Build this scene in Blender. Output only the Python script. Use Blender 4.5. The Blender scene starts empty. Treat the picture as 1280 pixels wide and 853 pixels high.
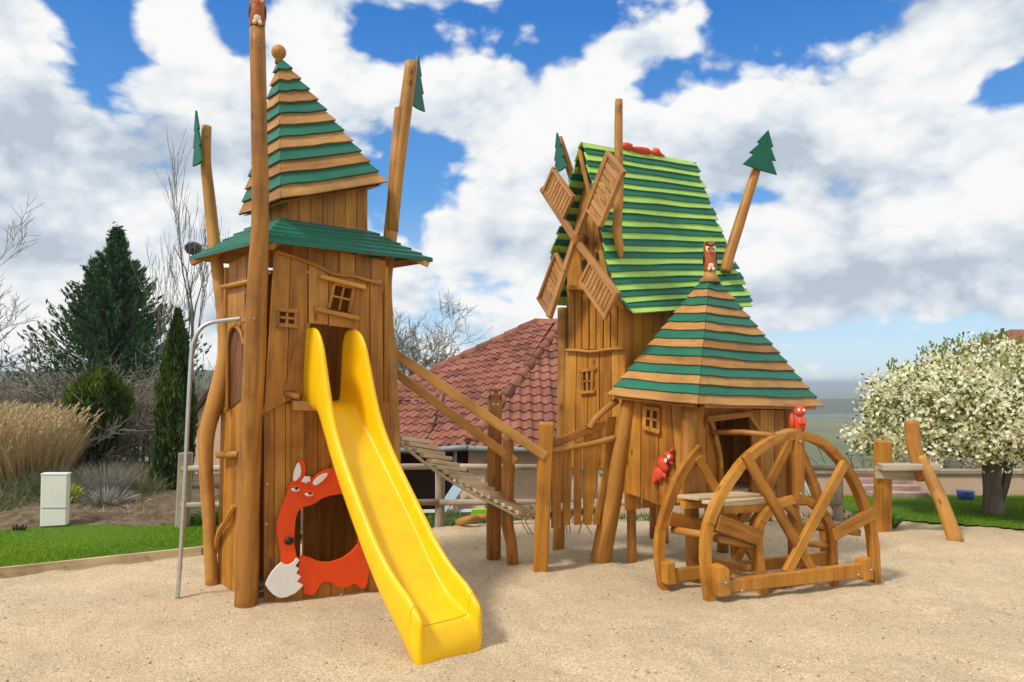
import bpy, math, random
import numpy as np
from mathutils import Vector, noise as mnoise
rnd = random.Random(7)
nrg = np.random.default_rng(11)
R = math.radians
SC = bpy.context.scene
COL = SC.collection

# ------------------------------------------------------------------ camera model (also used for surveying positions)
FPX, CH, PITCH = 924.0, 1.65, R(3.2)
CAM = Vector((0, 0, CH))
cP, sP = math.cos(PITCH), math.sin(PITCH)
def ray(u, v):
    x = (u - 640) / FPX; y = (426.5 - v) / FPX
    return Vector((x, cP - y * sP, sP + y * cP))
def at(u, v, Y):
    r = ray(u, v); return CAM + r * (Y / r.y)
def gnd(u, v, z=0.0):
    r = ray(u, v); return CAM + r * ((z - CH) / r.z)
def V(*a): return Vector(a)
def lerp(a, b, t): return a + (b - a) * t
class Plane:
    """vertical plane through two plan points, normal towards the camera"""
    def __init__(s, a, b):
        s.p = V(a[0], a[1], 0); s.d = V(b[0] - a[0], b[1] - a[1], 0).normalized()
        n = V(s.d.y, -s.d.x, 0)
        if n.dot(CAM - s.p) < 0: n = -n
        s.n = n
    def __call__(s, u, v, off=0.0):
        r = ray(u, v); p = s.p + s.n * off
        return CAM + r * ((p - CAM).dot(s.n) / r.dot(s.n))
    def z(s, u, z, off=0.0):
        lo, hi = 0.0, 853.0
        for _ in range(40):
            m = (lo + hi) / 2
            if s(u, m, off).z > z: lo = m
            else: hi = m
        return s(u, (lo + hi) / 2, off)

# ------------------------------------------------------------------ mesh builder
class MB:
    def __init__(s): s.v = []; s.f = []; s.m = []; s.uv = []; s.t = []; s.sm = []
    def poly(s, pts, mat=0, g=None, tone=0.0, o=(0, 0), smooth=False):
        b = len(s.v); s.v += [Vector(p) for p in pts]
        s.f.append(list(range(b, b + len(pts))))
        n = V(0, 0, 0)
        for i in range(len(pts)):
            a, c = Vector(pts[i]), Vector(pts[(i + 1) % len(pts)])
            n += V((a.y - c.y) * (a.z + c.z), (a.z - c.z) * (a.x + c.x), (a.x - c.x) * (a.y + c.y))
        if n.length > 1e-12: n.normalize()
        g = g or V(0, 0, 1)
        gg = g - n * g.dot(n)
        if gg.length < 0.3: gg = V(1, 0, 0) - n * n.x
        if gg.length < 0.3: gg = V(0, 1, 0) - n * n.y
        gg.normalize(); a = gg.cross(n)
        s.uv.append([(Vector(p).dot(a) + o[0], Vector(p).dot(gg) + o[1]) for p in pts])
        s.m.append(mat); s.t.append(tone); s.sm.append(smooth)
    def prism(s, pts, d, mat=0, g=None, tone=None, matside=None):
        pts = [Vector(p) for p in pts]
        tone = rnd.uniform(-1, 1) if tone is None else tone
        o = (rnd.uniform(0, 20), rnd.uniform(0, 20))
        n = V(0, 0, 0)
        for i in range(len(pts)):
            a, c = pts[i], pts[(i + 1) % len(pts)]
            n += V((a.y - c.y) * (a.z + c.z), (a.z - c.z) * (a.x + c.x), (a.x - c.x) * (a.y + c.y))
        if n.dot(d) > 0: pts = pts[::-1]
        q = [p + d for p in pts]
        ms = mat if matside is None else matside
        base = len(s.v); N = len(pts)
        s.v += pts + q
        def addf(idx, m):
            P = [s.v[i] for i in idx]
            sub = MB(); sub.poly(P, m, g, tone, o)
            s.f.append(idx); s.uv.append(sub.uv[0]); s.m.append(m); s.t.append(tone); s.sm.append(False)
        addf(list(range(base, base + N)), mat)
        addf(list(range(base + 2 * N - 1, base + N - 1, -1)), mat)
        for i in range(N):
            j = (i + 1) % N
            addf([base + j, base + i, base + N + i, base + N + j], ms)
    def box(s, c, ax, ay, az, mat=0, g=None, tone=None):
        c, ax, ay, az = Vector(c), Vector(ax), Vector(ay), Vector(az)
        if g is None: g = max((ax, ay, az), key=lambda k: k.length).normalized()
        p = [c - ax - ay + az, c + ax - ay + az, c + ax + ay + az, c - ax + ay + az]
        s.prism(p, -2 * az, mat, g, tone)
    def board(s, p, q, w, th, n, mat=0, tone=None):
        """board from p to q; width w across, thickness th along n"""
        p, q = Vector(p), Vector(q); d = (q - p).normalized()
        n = (n - d * n.dot(d)).normalized(); a = d.cross(n)
        s.box((p + q) / 2, (q - p) / 2, a * w / 2, n * th / 2, mat, d, tone)
    def tube(s, path, rad, n=10, mat=0, tone=None, wob=0.0, cap=True, flat=1.0):
        path = [Vector(p) for p in path]
        if not isinstance(rad, (list, tuple)): rad = [rad] * len(path)
        tone = rnd.uniform(-1, 1) if tone is None else tone
        o = (rnd.uniform(0, 20), rnd.uniform(0, 20))
        T = []
        for i in range(len(path)):
            a = path[max(i - 1, 0)]; b = path[min(i + 1, len(path) - 1)]
            T.append((b - a).normalized())
        x = V(0, 1, 0) if abs(T[0].y) < .8 else V(1, 0, 0)
        x = (x - T[0] * x.dot(T[0])).normalized()
        base = len(s.v); L = 0.0; Ls = []
        ph = rnd.uniform(0, 9)
        for i, p in enumerate(path):
            if i: L += (p - path[i - 1]).length
            Ls.append(L)
            x = (x - T[i] * x.dot(T[i])).normalized(); y = T[i].cross(x)
            for k in range(n):
                a = 2 * math.pi * k / n
                r = rad[i] * (1 + wob * mnoise.noise(V(math.cos(a) + ph, math.sin(a), L * 2.2)))
                s.v.append(p + x * (math.cos(a) * r) + y * (math.sin(a) * r * flat))
        for i in range(len(path) - 1):
            for k in range(n):
                k2 = (k + 1) % n
                s.f.append([base + i * n + k, base + i * n + k2, base + (i + 1) * n + k2, base + (i + 1) * n + k])
                c = 2 * math.pi * rad[i] / n
                s.uv.append([(k * c + o[0], Ls[i] + o[1]), ((k + 1) * c + o[0], Ls[i] + o[1]),
                             ((k + 1) * c + o[0], Ls[i + 1] + o[1]), (k * c + o[0], Ls[i + 1] + o[1])])
                s.m.append(mat); s.t.append(tone); s.sm.append(True)
        if cap:
            for idx in (list(range(base + n - 1, base - 1, -1)), [base + (len(path) - 1) * n + k for k in range(n)]):
                s.f.append(idx); s.uv.append([(s.v[i].x * 3 + o[0], s.v[i].y * .3 + s.v[i].z * .3 + o[1]) for i in idx])
                s.m.append(mat); s.t.append(tone - .3); s.sm.append(False)
    def blob(s, c, rx, ry, rz, mat=0, nu=14, nv=9, tone=0.0, axes=None, wob=0.0):
        X, Y, Z = axes or (V(1, 0, 0), V(0, 1, 0), V(0, 0, 1)); c = Vector(c)
        base = len(s.v)
        for j in range(nv + 1):
            th = math.pi * j / nv
            for i in range(nu):
                ph = 2 * math.pi * i / nu
                d = V(math.sin(th) * math.cos(ph), math.sin(th) * math.sin(ph), math.cos(th))
                k = 1 + wob * mnoise.noise(d * 1.7 + c * 3)
                s.v.append(c + (X * d.x * rx + Y * d.y * ry + Z * d.z * rz) * k)
        for j in range(nv):
            for i in range(nu):
                i2 = (i + 1) % nu
                s.f.append([base + j * nu + i, base + (j + 1) * nu + i, base + (j + 1) * nu + i2, base + j * nu + i2])
                s.uv.append([(i * .05, j * .05), (i * .05, j * .05 + .05), (i * .05 + .05, j * .05 + .05), (i * .05 + .05, j * .05)])
                s.m.append(mat); s.t.append(tone); s.sm.append(True)
    def build(s, name, mats, root=None, parent=None, bevel=0.0, subsurf=0, label=None, seg=2):
        if not isinstance(mats, (list, tuple)): mats = [mats]
        o = root.location if root else V(0, 0, 0)
        me = bpy.data.meshes.new(name)
        me.from_pydata([(p - o)[:] for p in s.v], [], s.f)
        for m in mats: me.materials.append(m)
        me.polygons.foreach_set('material_index', s.m)
        me.polygons.foreach_set('use_smooth', s.sm)
        ul = me.uv_layers.new(name='UVMap')
        ul.data.foreach_set('uv', [c for f in s.uv for q in f for c in q])
        at_ = me.attributes.new('tone', 'FLOAT', 'FACE'); at_.data.foreach_set('value', s.t)
        me.update()
        ob = bpy.data.objects.new(name, me); COL.objects.link(ob)
        p = parent or root
        if p: ob.parent = p
        if label: ob['label'] = label
        if bevel:
            b = ob.modifiers.new('b', 'BEVEL'); b.width = bevel; b.segments = seg; b.limit_method = 'ANGLE'; b.angle_limit = R(40)
        if subsurf:
            b = ob.modifiers.new('s', 'SUBSURF'); b.levels = subsurf; b.render_levels = subsurf
        return ob

def thing(name, label, cat, loc=(0, 0, 0), group=None):
    o = bpy.data.objects.new(name, None); COL.objects.link(o); o.location = Vector(loc); o.empty_display_size = .2
    o['label'] = label; o['category'] = cat
    if group: o['group'] = group
    return o
def tag(o, label, cat, group=None, kind=None):
    o['label'] = label; o['category'] = cat
    if group: o['group'] = group
    if kind: o['kind'] = kind
    return o
def struct(o): o['kind'] = 'structure'; return o

def np_mesh(name, v, f, mats, tone=None, root=None, parent=None, midx=None, smooth=False):
    """fast mesh of quads or triangles from arrays"""
    v = np.asarray(v, dtype=np.float64).copy()
    if root: v -= np.array(root.location)
    me = bpy.data.meshes.new(name)
    k = f.shape[1]
    me.vertices.add(len(v)); me.vertices.foreach_set('co', v.astype(np.float32).ravel())
    me.loops.add(f.size); me.loops.foreach_set('vertex_index', f.astype(np.int32).ravel())
    me.polygons.add(len(f))
    me.polygons.foreach_set('loop_start', np.arange(0, f.size, k, dtype=np.int32))
    me.polygons.foreach_set('loop_total', np.full(len(f), k, dtype=np.int32))
    if not isinstance(mats, (list, tuple)): mats = [mats]
    for m in mats: me.materials.append(m)
    if midx is not None: me.polygons.foreach_set('material_index', midx.astype(np.int32))
    me.polygons.foreach_set('use_smooth', np.full(len(f), smooth))
    if tone is not None:
        a = me.attributes.new('tone', 'FLOAT', 'FACE'); a.data.foreach_set('value', tone.astype(np.float32))
    me.update(calc_edges=True)
    ob = bpy.data.objects.new(name, me); COL.objects.link(ob)
    p = parent or root
    if p: ob.parent = p
    return ob

# ------------------------------------------------------------------ materials
def newmat(name):
    m = bpy.data.materials.new(name); m.use_nodes = True
    nt = m.node_tree; b = nt.nodes['Principled BSDF']
    return m, nt, b
def N(nt, t, **kw):
    n = nt.nodes.new(t)
    for k, val in kw.items(): setattr(n, k, val)
    return n
def ramp(nt, stops):
    n = nt.nodes.new('ShaderNodeValToRGB'); e = n.color_ramp.elements
    e[0].position, e[0].color = stops[0][0], (*stops[0][1], 1)
    e[1].position, e[1].color = stops[-1][0], (*stops[-1][1], 1)
    for p, c in stops[1:-1]:
        x = e.new(p); x.color = (*c, 1)
    return n
def math_(nt, op, a, b=None, clamp=False):
    n = nt.nodes.new('ShaderNodeMath'); n.operation = op; n.use_clamp = clamp
    for i, x in enumerate((a, b)):
        if x is None: continue
        if isinstance(x, (int, float)): n.inputs[i].default_value = x
        else: nt.links.new(x, n.inputs[i])
    return n.outputs[0]
def mixc(nt, f, a, b, blend='MIX'):
    n = nt.nodes.new('ShaderNodeMix'); n.data_type = 'RGBA'; n.blend_type = blend
    for i, x in ((0, f), (6, a), (7, b)):
        if isinstance(x, (int, float)): n.inputs[i].default_value = x
        elif isinstance(x, tuple): n.inputs[i].default_value = (*x, 1)
        else: nt.links.new(x, n.inputs[i])
    return n.outputs[2]
def noise_(nt, vec, scale, detail=4, rough=.55, dist=0.0):
    n = nt.nodes.new('ShaderNodeTexNoise'); n.inputs['Scale'].default_value = scale; n.inputs['Detail'].default_value = detail
    n.inputs['Roughness'].default_value = rough; n.inputs['Distortion'].default_value = dist
    if vec is not None: nt.links.new(vec, n.inputs['Vector'])
    return n.outputs[0]
def bump(nt, b, h, strength=.3, dist=.01):
    n = nt.nodes.new('ShaderNodeBump'); n.inputs['Strength'].default_value = strength; n.inputs['Distance'].default_value = dist
    nt.links.new(h, n.inputs['Height']); nt.links.new(n.outputs[0], b.inputs['Normal'])

def wood(name, dark, mid, light, rough=.48, grain=1.0, weather=0.0, knots=True):
    m, nt, b = newmat(name); L = nt.links.new
    uv = N(nt, 'ShaderNodeUVMap'); uv.uv_map = 'UVMap'
    mp = N(nt, 'ShaderNodeMapping'); mp.inputs['Scale'].default_value = (34, 1.6, 1); L(uv.outputs[0], mp.inputs[0])
    g1 = noise_(nt, mp.outputs[0], 1.0, 6, .62, .6)
    mp2 = N(nt, 'ShaderNodeMapping'); mp2.inputs['Scale'].default_value = (9, .9, 1); L(uv.outputs[0], mp2.inputs[0])
    g2 = noise_(nt, mp2.outputs[0], 1.0, 3, .5, 1.2)
    g = math_(nt, 'ADD', math_(nt, 'MULTIPLY', g1, .5 * grain), math_(nt, 'MULTIPLY', g2, .5))
    tn = N(nt, 'ShaderNodeAttribute'); tn.attribute_name = 'tone'
    g = math_(nt, 'ADD', g, math_(nt, 'MULTIPLY', tn.outputs['Fac'], .12))
    rp = ramp(nt, [(.26, dark), (.47, mid), (.69, light)]); L(g, rp.inputs[0])
    col = rp.outputs[0]
    if knots:
        mk = N(nt, 'ShaderNodeMapping'); mk.inputs['Scale'].default_value = (7, 2.6, 1); L(uv.outputs[0], mk.inputs[0])
        vo = N(nt, 'ShaderNodeTexVoronoi'); vo.inputs['Scale'].default_value = 1.0; L(mk.outputs[0], vo.inputs['Vector'])
        kn = N(nt, 'ShaderNodeMapRange'); kn.interpolation_type = 'SMOOTHSTEP'
        kn.inputs[1].default_value = .05; kn.inputs[2].default_value = .13; kn.inputs[3].default_value = .75; kn.inputs[4].default_value = 0
        L(vo.outputs['Distance'], kn.inputs[0])
        col = mixc(nt, kn.outputs[0], col, tuple(c * .45 for c in dark))
    # weathering: darker damp blotches and bleached streaks, fixed to the wood
    ob = N(nt, 'ShaderNodeTexCoord')
    bl = noise_(nt, ob.outputs['Object'], 2.3, 5, .6)
    br = ramp(nt, [(.32, (.62, .58, .54)), (.52, (1, 1, 1)), (.75, (1.12, 1.10, 1.08))]); L(bl, br.inputs[0])
    col = mixc(nt, 1.0, col, br.outputs[0], 'MULTIPLY')
    # drying cracks along the grain
    mc = N(nt, 'ShaderNodeMapping'); mc.inputs['Scale'].default_value = (60, 1.1, 1); L(uv.outputs[0], mc.inputs[0])
    ck = noise_(nt, mc.outputs[0], 1.0, 2, .5, .3)
    cm = N(nt, 'ShaderNodeMapRange'); cm.interpolation_type = 'SMOOTHSTEP'; cm.inputs[1].default_value = .66; cm.inputs[2].default_value = .73; cm.inputs[3].default_value = 0; cm.inputs[4].default_value = .65; L(ck, cm.inputs[0])
    col = mixc(nt, cm.outputs[0], col, tuple(c * .4 for c in dark))
    if weather: col = mixc(nt, weather, col, (.36, .31, .24))
    L(col, b.inputs['Base Color'])
    b.inputs['Roughness'].default_value = rough
    b.inputs['Specular IOR Level'].default_value = .35
    bump(nt, b, g1, .35, .004)
    return m
def paint(name, c, rough=.5, var=.12, scale=6.0, bumpy=.15, woody=True):
    m, nt, b = newmat(name); L = nt.links.new
    uv = N(nt, 'ShaderNodeUVMap'); uv.uv_map = 'UVMap'
    mp = N(nt, 'ShaderNodeMapping'); mp.inputs['Scale'].default_value = (22, 1.5, 1); L(uv.outputs[0], mp.inputs[0])
    g = noise_(nt, mp.outputs[0], 1.0, 5, .6, .4)
    ob = N(nt, 'ShaderNodeTexCoord'); bl = noise_(nt, ob.outputs['Object'], scale, 5, .6)
    tn = N(nt, 'ShaderNodeAttribute'); tn.attribute_name = 'tone'
    f = math_(nt, 'ADD', math_(nt, 'ADD', math_(nt, 'MULTIPLY', g, .5), math_(nt, 'MULTIPLY', bl, .5)), math_(nt, 'MULTIPLY', tn.outputs['Fac'], .09))
    rp = ramp(nt, [(.3, tuple(x * (1 - 1.6 * var) for x in c)), (.5, c), (.75, tuple(min(1, x * (1 + var) + .02 * var) for x in c))]); L(f, rp.inputs[0])
    col = rp.outputs[0]
    if woody:     # worn streaks where the paint has thinned
        mw = N(nt, 'ShaderNodeMapping'); mw.inputs['Scale'].default_value = (30, 2.2, 1); L(uv.outputs[0], mw.inputs[0])
        wn = noise_(nt, mw.outputs[0], 1.0, 7, .68, .3); wr = N(nt, 'ShaderNodeMapRange'); wr.inputs[1].default_value = .60; wr.inputs[2].default_value = .78; wr.inputs[3].default_value = 0; wr.inputs[4].default_value = .5; L(wn, wr.inputs[0])
        col = mixc(nt, wr.outputs[0], col, tuple(.45 * x + .55 * y for x, y in zip(c, (.30, .24, .16))))
        fd = noise_(nt, ob.outputs['Object'], 1.7, 4, .6); fr_ = ramp(nt, [(.35, (.80, .82, .82)), (.65, (1.12, 1.08, 1.06))]); L(fd, fr_.inputs[0])
        col = mixc(nt, 1.0, col, fr_.outputs[0], 'MULTIPLY')
    L(col, b.inputs['Base Color']); b.inputs['Roughness'].default_value = rough; b.inputs['Specular IOR Level'].default_value = .35
    if bumpy: bump(nt, b, g if woody else bl, bumpy, .003)
    return m
def plain(name, c, rough=.5, metal=0.0, var=.08, scale=15, spec=.4):
    m, nt, b = newmat(name); L = nt.links.new
    ob = N(nt, 'ShaderNodeTexCoord'); bl = noise_(nt, ob.outputs['Object'], scale, 5, .6)
    rp = ramp(nt, [(.3, tuple(x * (1 - var) for x in c)), (.7, tuple(min(1, x * (1 + var)) for x in c))]); L(bl, rp.inputs[0])
    L(rp.outputs[0], b.inputs['Base Color']); b.inputs['Roughness'].default_value = rough; b.inputs['Metallic'].default_value = metal
    b.inputs['Specular IOR Level'].default_value = spec
    return m
def leafmat(name, stops, trans=.35, rough=.6):
    """stops: colours over tone -1..1"""
    m, nt, b = newmat(name); L = nt.links.new
    tn = N(nt, 'ShaderNodeAttribute'); tn.attribute_name = 'tone'
    f = math_(nt, 'MULTIPLY_ADD', tn.outputs['Fac'], .5); nt.nodes[-1].inputs[2].default_value = .5
    rp = ramp(nt, stops); L(f, rp.inputs[0])
    L(rp.outputs[0], b.inputs['Base Color']); b.inputs['Roughness'].default_value = rough; b.inputs['Specular IOR Level'].default_value = .25
    tr = N(nt, 'ShaderNodeBsdfTranslucent'); L(rp.outputs[0], tr.inputs[0])
    mx = N(nt, 'ShaderNodeMixShader'); mx.inputs[0].default_value = trans
    out = nt.nodes['Material Output']
    L(b.outputs[0], mx.inputs[1]); L(tr.outputs[0], mx.inputs[2]); L(mx.outputs[0], out.inputs[0])
    return m

WOOD = wood('honey_wood', (.24, .082, .009), (.445, .182, .02), (.585, .275, .044))
LOG = wood('log_wood', (.235, .088, .015), (.415, .178, .031), (.545, .27, .062), rough=.5)
WOODIN = wood('sail_wood', (.28, .12, .03), (.43, .20, .06), (.54, .28, .10))
TAN = wood('tan_board', (.28, .125, .03), (.42, .20, .055), (.53, .28, .09), rough=.55, knots=False)
PALE = wood('pale_timber', (.42, .30, .16), (.60, .46, .27), (.72, .58, .38), rough=.6, knots=False)
GREY = wood('weathered_timber', (.24, .19, .13), (.38, .31, .22), (.5, .43, .32), rough=.75, knots=False)
TEAL = paint('teal_green_paint', (.017, .155, .096), .45)
DKGREEN = paint('dark_green_paint', (.010, .145, .088), .45)
LIME = paint('lime_paint', (.40, .64, .13), .5)
PINE = paint('pine_green_paint', (.006, .12, .07), .45)
ORANGE = paint('fox_orange_paint', (.80, .072, .006), .42, .06, 4, .05, False)
RED = paint('squirrel_red_paint', (.66, .075, .028), .6, .1, 12, .05, False)
WHITE = paint('white_paint', (.78, .78, .76), .45, .05, 6, .04, False)
BLACK = plain('black_paint', (.012, .011, .011), .5)
OWLB = paint('owl_brown_paint', (.40, .10, .022), .45, .15, 12, .1)
OWLD = plain('owl_dark_paint', (.05, .025, .015), .5)
CREAM = plain('owl_cream_paint', (.80, .62, .42), .5)
STEEL = plain('galvanised_steel', (.56, .57, .58), .38, .85, .1, 30)
BOLT = plain('bolt_steel', (.36, .34, .32), .5, .8)
ROPE = paint('hemp_rope', (.50, .40, .26), .85, .2, 60, .4)
DARKFILL = plain('dark_fill', (.05, .022, .008), .8)  # dark brown; plates of it stand for shade in windows and holes

# ------------------------------------------------------------------ shared playground pieces
def P2(P, q, off=0.0):
    u, v = q
    if v is None: return P.z(u, -0.03, off)
    return P(u, v, off)
def pxp(mb, P, pts, off, th, mat=0, tone=None, g=None):
    """plank or plate whose front outline is surveyed on plane P; th metres thick, off metres proud"""
    mb.prism([P2(P, q, off) for q in pts], -P.n * th, mat, g, tone)
def plank_wall(mb, P, TL, TR, BR, BL, n, off=0.0, th=.028, gap=.05, jag=0.0, mat=0, wave=0.0):
    a, b, c, d = (P2(P, q, off) for q in (TL, TR, BR, BL))
    for i in range(n):
        t0 = i / n + gap / n / 2 * (i > 0); t1 = (i + 1) / n - gap / n / 2 * (i < n - 1)
        j = rnd.uniform(-jag, jag) * .01
        tw = rnd.uniform(-.5, .5) * wave
        p = [lerp(a, b, t0), lerp(a, b, t1), lerp(d, c, t1) + V(0, 0, j), lerp(d, c, t0) + V(0, 0, j + tw * .01)]
        k = P.n * rnd.uniform(-.003, .003)
        mb.prism([x + k for x in p], -P.n * th, mat)
def pline(P, pts, off=0.0): return [P(u, v, off) for u, v in pts]
def smooth_path(pts, k=4):
    pts = [Vector(p) for p in pts]; out = []
    for i in range(len(pts) - 1):
        p0 = pts[max(i - 1, 0)]; p1 = pts[i]; p2 = pts[i + 1]; p3 = pts[min(i + 2, len(pts) - 1)]
        for j in range(k):
            t = j / k
            out.append(.5 * ((2 * p1) + (p2 - p0) * t + (2 * p0 - 5 * p1 + 4 * p2 - p3) * t * t + (3 * p1 - p0 - 3 * p2 + p3) * t ** 3))
    return out + [pts[-1]]
def smooth2(pts, k=5): return [(p.x, p.y) for p in smooth_path([V(a, b, 0) for a, b in pts], k)]
def smooth_loop(pts, k=4):
    n = len(pts); out = []
    Q = [V(a, b, 0) for a, b in pts]
    for i in range(n):
        p0, p1, p2, p3 = Q[i - 1], Q[i], Q[(i + 1) % n], Q[(i + 2) % n]
        for j in range(k):
            t = j / k
            p = .5 * ((2 * p1) + (p2 - p0) * t + (2 * p0 - 5 * p1 + 4 * p2 - p3) * t * t + (3 * p1 - p0 - 3 * p2 + p3) * t ** 3)
            out.append((p.x, p.y))
    return out
def log(pts, rads, n=12, wob=.12, mat=0, k=4, mb=None):
    """organic debarked log through surveyed points"""
    path = smooth_path(pts, k)
    rr = []
    m = len(path) - 1
    for i in range(len(path)):
        t = i / m * (len(rads) - 1); a = int(min(t, len(rads) - 2)); rr.append(rads[a] + (rads[a + 1] - rads[a]) * (t - a))
    mb = mb or MB(); mb.tube(path, rr, n, mat, wob=wob); return mb

def owl(c, h, r, root, parent, face=None):
    """carved owl: barrel body, cream face with big eyes, brow, beak, belly patch and feet"""
    c = Vector(c); f = face or (CAM - c); f = V(f.x, f.y, 0).normalized(); s = V(-f.y, f.x, 0); Z = V(0, 0, 1)
    m = MB()
    prof = [(0, .86), (.06, .98), (.3, 1.05), (.55, 1.0), (.66, .93), (.8, 1.0), (.93, .98), (1.0, .78)]
    m.tube([c + Z * (h * t) for t, _ in prof], [r * k for _, k in prof], 16, 0, 0)
    # face mask
    for sx in (-1, 1):
        m.blob(c + Z * h * .78 + s * (sx * r * .42) + f * (r * .80), r * .40, r * .22, h * .13, 1, 12, 8, 0, (s, f, Z))
        m.blob(c + Z * h * .77 + s * (sx * r * .36) + f * (r * 1.0), r * .15, r * .08, h * .055, 2, 8, 6, 0, (s, f, Z))
        # brow
        p = c + Z * h * .92 + f * (r * .95)
        m.board(p + s * (sx * r * .08) - Z * h * .05, p + s * (sx * r * .85) + Z * h * .05, h * .06, r * .22, f, 3)
        m.blob(c + Z * h * .99 + s * (sx * r * .72), r * .22, r * .3, h * .09, 0, 8, 6, 0)
        m.blob(c + Z * h * .42 + s * (sx * r * .93) + f * r * .1, r * .2, r * .5, h * .24, 3, 10, 7, 0, (s, f, Z))
        m.blob(c + Z * h * .07 + s * (sx * r * .34) + f * (r * .92), r * .28, r * .26, h * .07, 1, 10, 6, 0, (s, f, Z))
    m.blob(c + Z * h * .66 + f * (r * 1.0), r * .16, r * .2, h * .09, 4, 8, 6, 0, (s, f, Z))
    m.blob(c + Z * h * .2 + f * (r * .82), r * .5, r * .26, h * .13, 1, 12, 7, 0, (s, f, Z))
    return m.build('owl', [OWLB, CREAM, BLACK, OWLD, ORANGE], root, parent)

PINE_SHAPE = [(-.10, 0), (-.56, .02), (-.30, .34), (-.44, .35), (-.18, .66), (-.27, .67), (0, 1.06), (.27, .67), (.18, .66), (.44, .35), (.30, .34), (.56, .02), (.10, 0)]
def pine_cutout(c, h, w, sx, sz, th, root, parent, tilt=0.0):
    """flat painted fir tree plate; sx sideways axis, sz up axis"""
    n = sx.cross(sz).normalized(); m = MB()
    ct, st = math.cos(tilt), math.sin(tilt)
    a = sx * ct + sz * st; b = sz * ct - sx * st
    pts = [c + a * (x * w) + b * (y * h) for x, y in PINE_SHAPE]
    m.prism([p + n * th / 2 for p in pts], -n * th, 0, b, 0)
    o = m.build('pine_cutout', [PINE], root, parent, bevel=.004); return o

def hip_roof(mb, corners, apex, n, mats, lift=.022, wave=.012, top=1.0, under=True, start=0, drop=.02):
    """courses of wavy boards round a pyramid; mats alternate from the eave up"""
    C = [Vector(c) for c in corners]; A = Vector(apex); k = len(C); cen = sum(C, V(0, 0, 0)) / k
    nrm = []
    for i in range(k):
        a, b = C[i], C[(i + 1) % k]; nn = (b - a).cross(A - a).normalized()
        if nn.dot((a + b) / 2 - (cen + A) / 2) < 0: nn = -nn
        nrm.append(nn)
    ph = [[rnd.uniform(0, 50) for _ in range(k)] for _ in range(n)]
    for c in range(n):
        t0, t1 = c / n * top, (c + 1) / n * top
        for i in range(k):
            a, b = C[i], C[(i + 1) % k]
            ca = (nrm[i - 1] + nrm[i]).normalized() * lift * 1.15; cb = (nrm[i] + nrm[(i + 1) % k]).normalized() * lift * 1.15
            S = 10; lo, lu, up = [], [], []
            tone = rnd.uniform(-1, 1); o = (rnd.uniform(0, 20), rnd.uniform(0, 20))
            down = ((a + b) / 2 - A).normalized()
            for j in range(S + 1):
                s = j / S; e = min(1, min(s, 1 - s) * 6)
                p = lerp(lerp(a, A, t0), lerp(b, A, t0), s)
                w = mnoise.noise(V(s * 2.6 + ph[c][i], c, i)) * wave * e
                l = lerp(ca, cb, s) if e < 1 else nrm[i] * lift
                pp = p + down * (w + .006)
                lo.append(pp + l); lu.append(pp + l - nrm[i] * drop)
                up.append(lerp(lerp(a, A, min(t1 + .012, 1)), lerp(b, A, min(t1 + .012, 1)), s) + nrm[i] * .002)
            g = (b - a).normalized()
            m = mats[(c + start) % len(mats)]
            for j in range(S):
                mb.poly([lo[j], lo[j + 1], up[j + 1], up[j]], m, g, tone, o)
                mb.poly([lu[j], lu[j + 1], lo[j + 1], lo[j]], m, g, tone - .4, o)
    if under:
        D = lambda p: p - V(0, 0, .012)
        for i in range(k):
            a, b = C[i], C[(i + 1) % k]
            mb.poly([D(b), D(a), D(lerp(a, cen, .5)), D(lerp(b, cen, .5))], mats[start % len(mats)], (b - a).normalized(), 0)

def frame_window(P, rect, off, root, name='window', bars=(1, 1), th=.03, fw=3.2, over=5, shade_plate=True, sill=True, parent=None):
    """crooked little window: dark plate coloured as inner shade, jambs, bars, projecting lintel and sill; rect = TL,TR,BR,BL pixels"""
    TL, TR, BR, BL = [V(a, b, 0) for a, b in rect]
    f = MB()
    def bar(p, q, w, o, t): 
        d = (q - p).normalized(); nn = V(-d.y, d.x, 0) * w / 2
        pxp(f, P, [((x).x, (x).y) for x in (p + nn, q + nn, q - nn, p - nn)], o, t)
    bar(TL, BL, fw, off + th * .8, th); bar(TR, BR, fw, off + th * .8, th)
    ex = (TR - TL).normalized() * over
    bar(TL - ex, TR + ex, fw * 1.15, off + th, th * 1.1)
    ex = (BR - BL).normalized() * over
    if sill: bar(BL - ex, BR + ex, fw * 1.15, off + th * 1.3, th * 1.5)
    for i in range(bars[0]):
        t = (i + 1) / (bars[0] + 1); bar(lerp(TL, TR, t), lerp(BL, BR, t), fw * .8, off + th * .6, th * .6)
    for i in range(bars[1]):
        t = (i + 1) / (bars[1] + 1); bar(lerp(TL, BL, t), lerp(TR, BR, t), fw * .8, off + th * .66, th * .6)
    o = f.build(name, [WOOD], root, parent, bevel=.004)
    if shade_plate:
        pm = MB(); pxp(pm, P, rect, off + .004, .012); pm.build('shade_plate', [DARKFILL], root, o)  # flat plate; the shade inside the opening is its colour
    return o

# ================================================================== THE LEFT TOWER
tF, tR, tL = V(-1.88, 5.65, 0), V(-1.02, 6.06, 0), V(-2.44, 6.22, 0)
tB = tL + tR - tF
tower = thing('play_tower', 'tall crooked wooden play tower with pointed striped roof, green skirt roof and fox panel', 'play tower', (-1.7, 6.1, 0))
PF, PL, PRt, PB = Plane(tF, tR), Plane(tF, tL), Plane(tR, tB), Plane(tL, tB)

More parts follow.
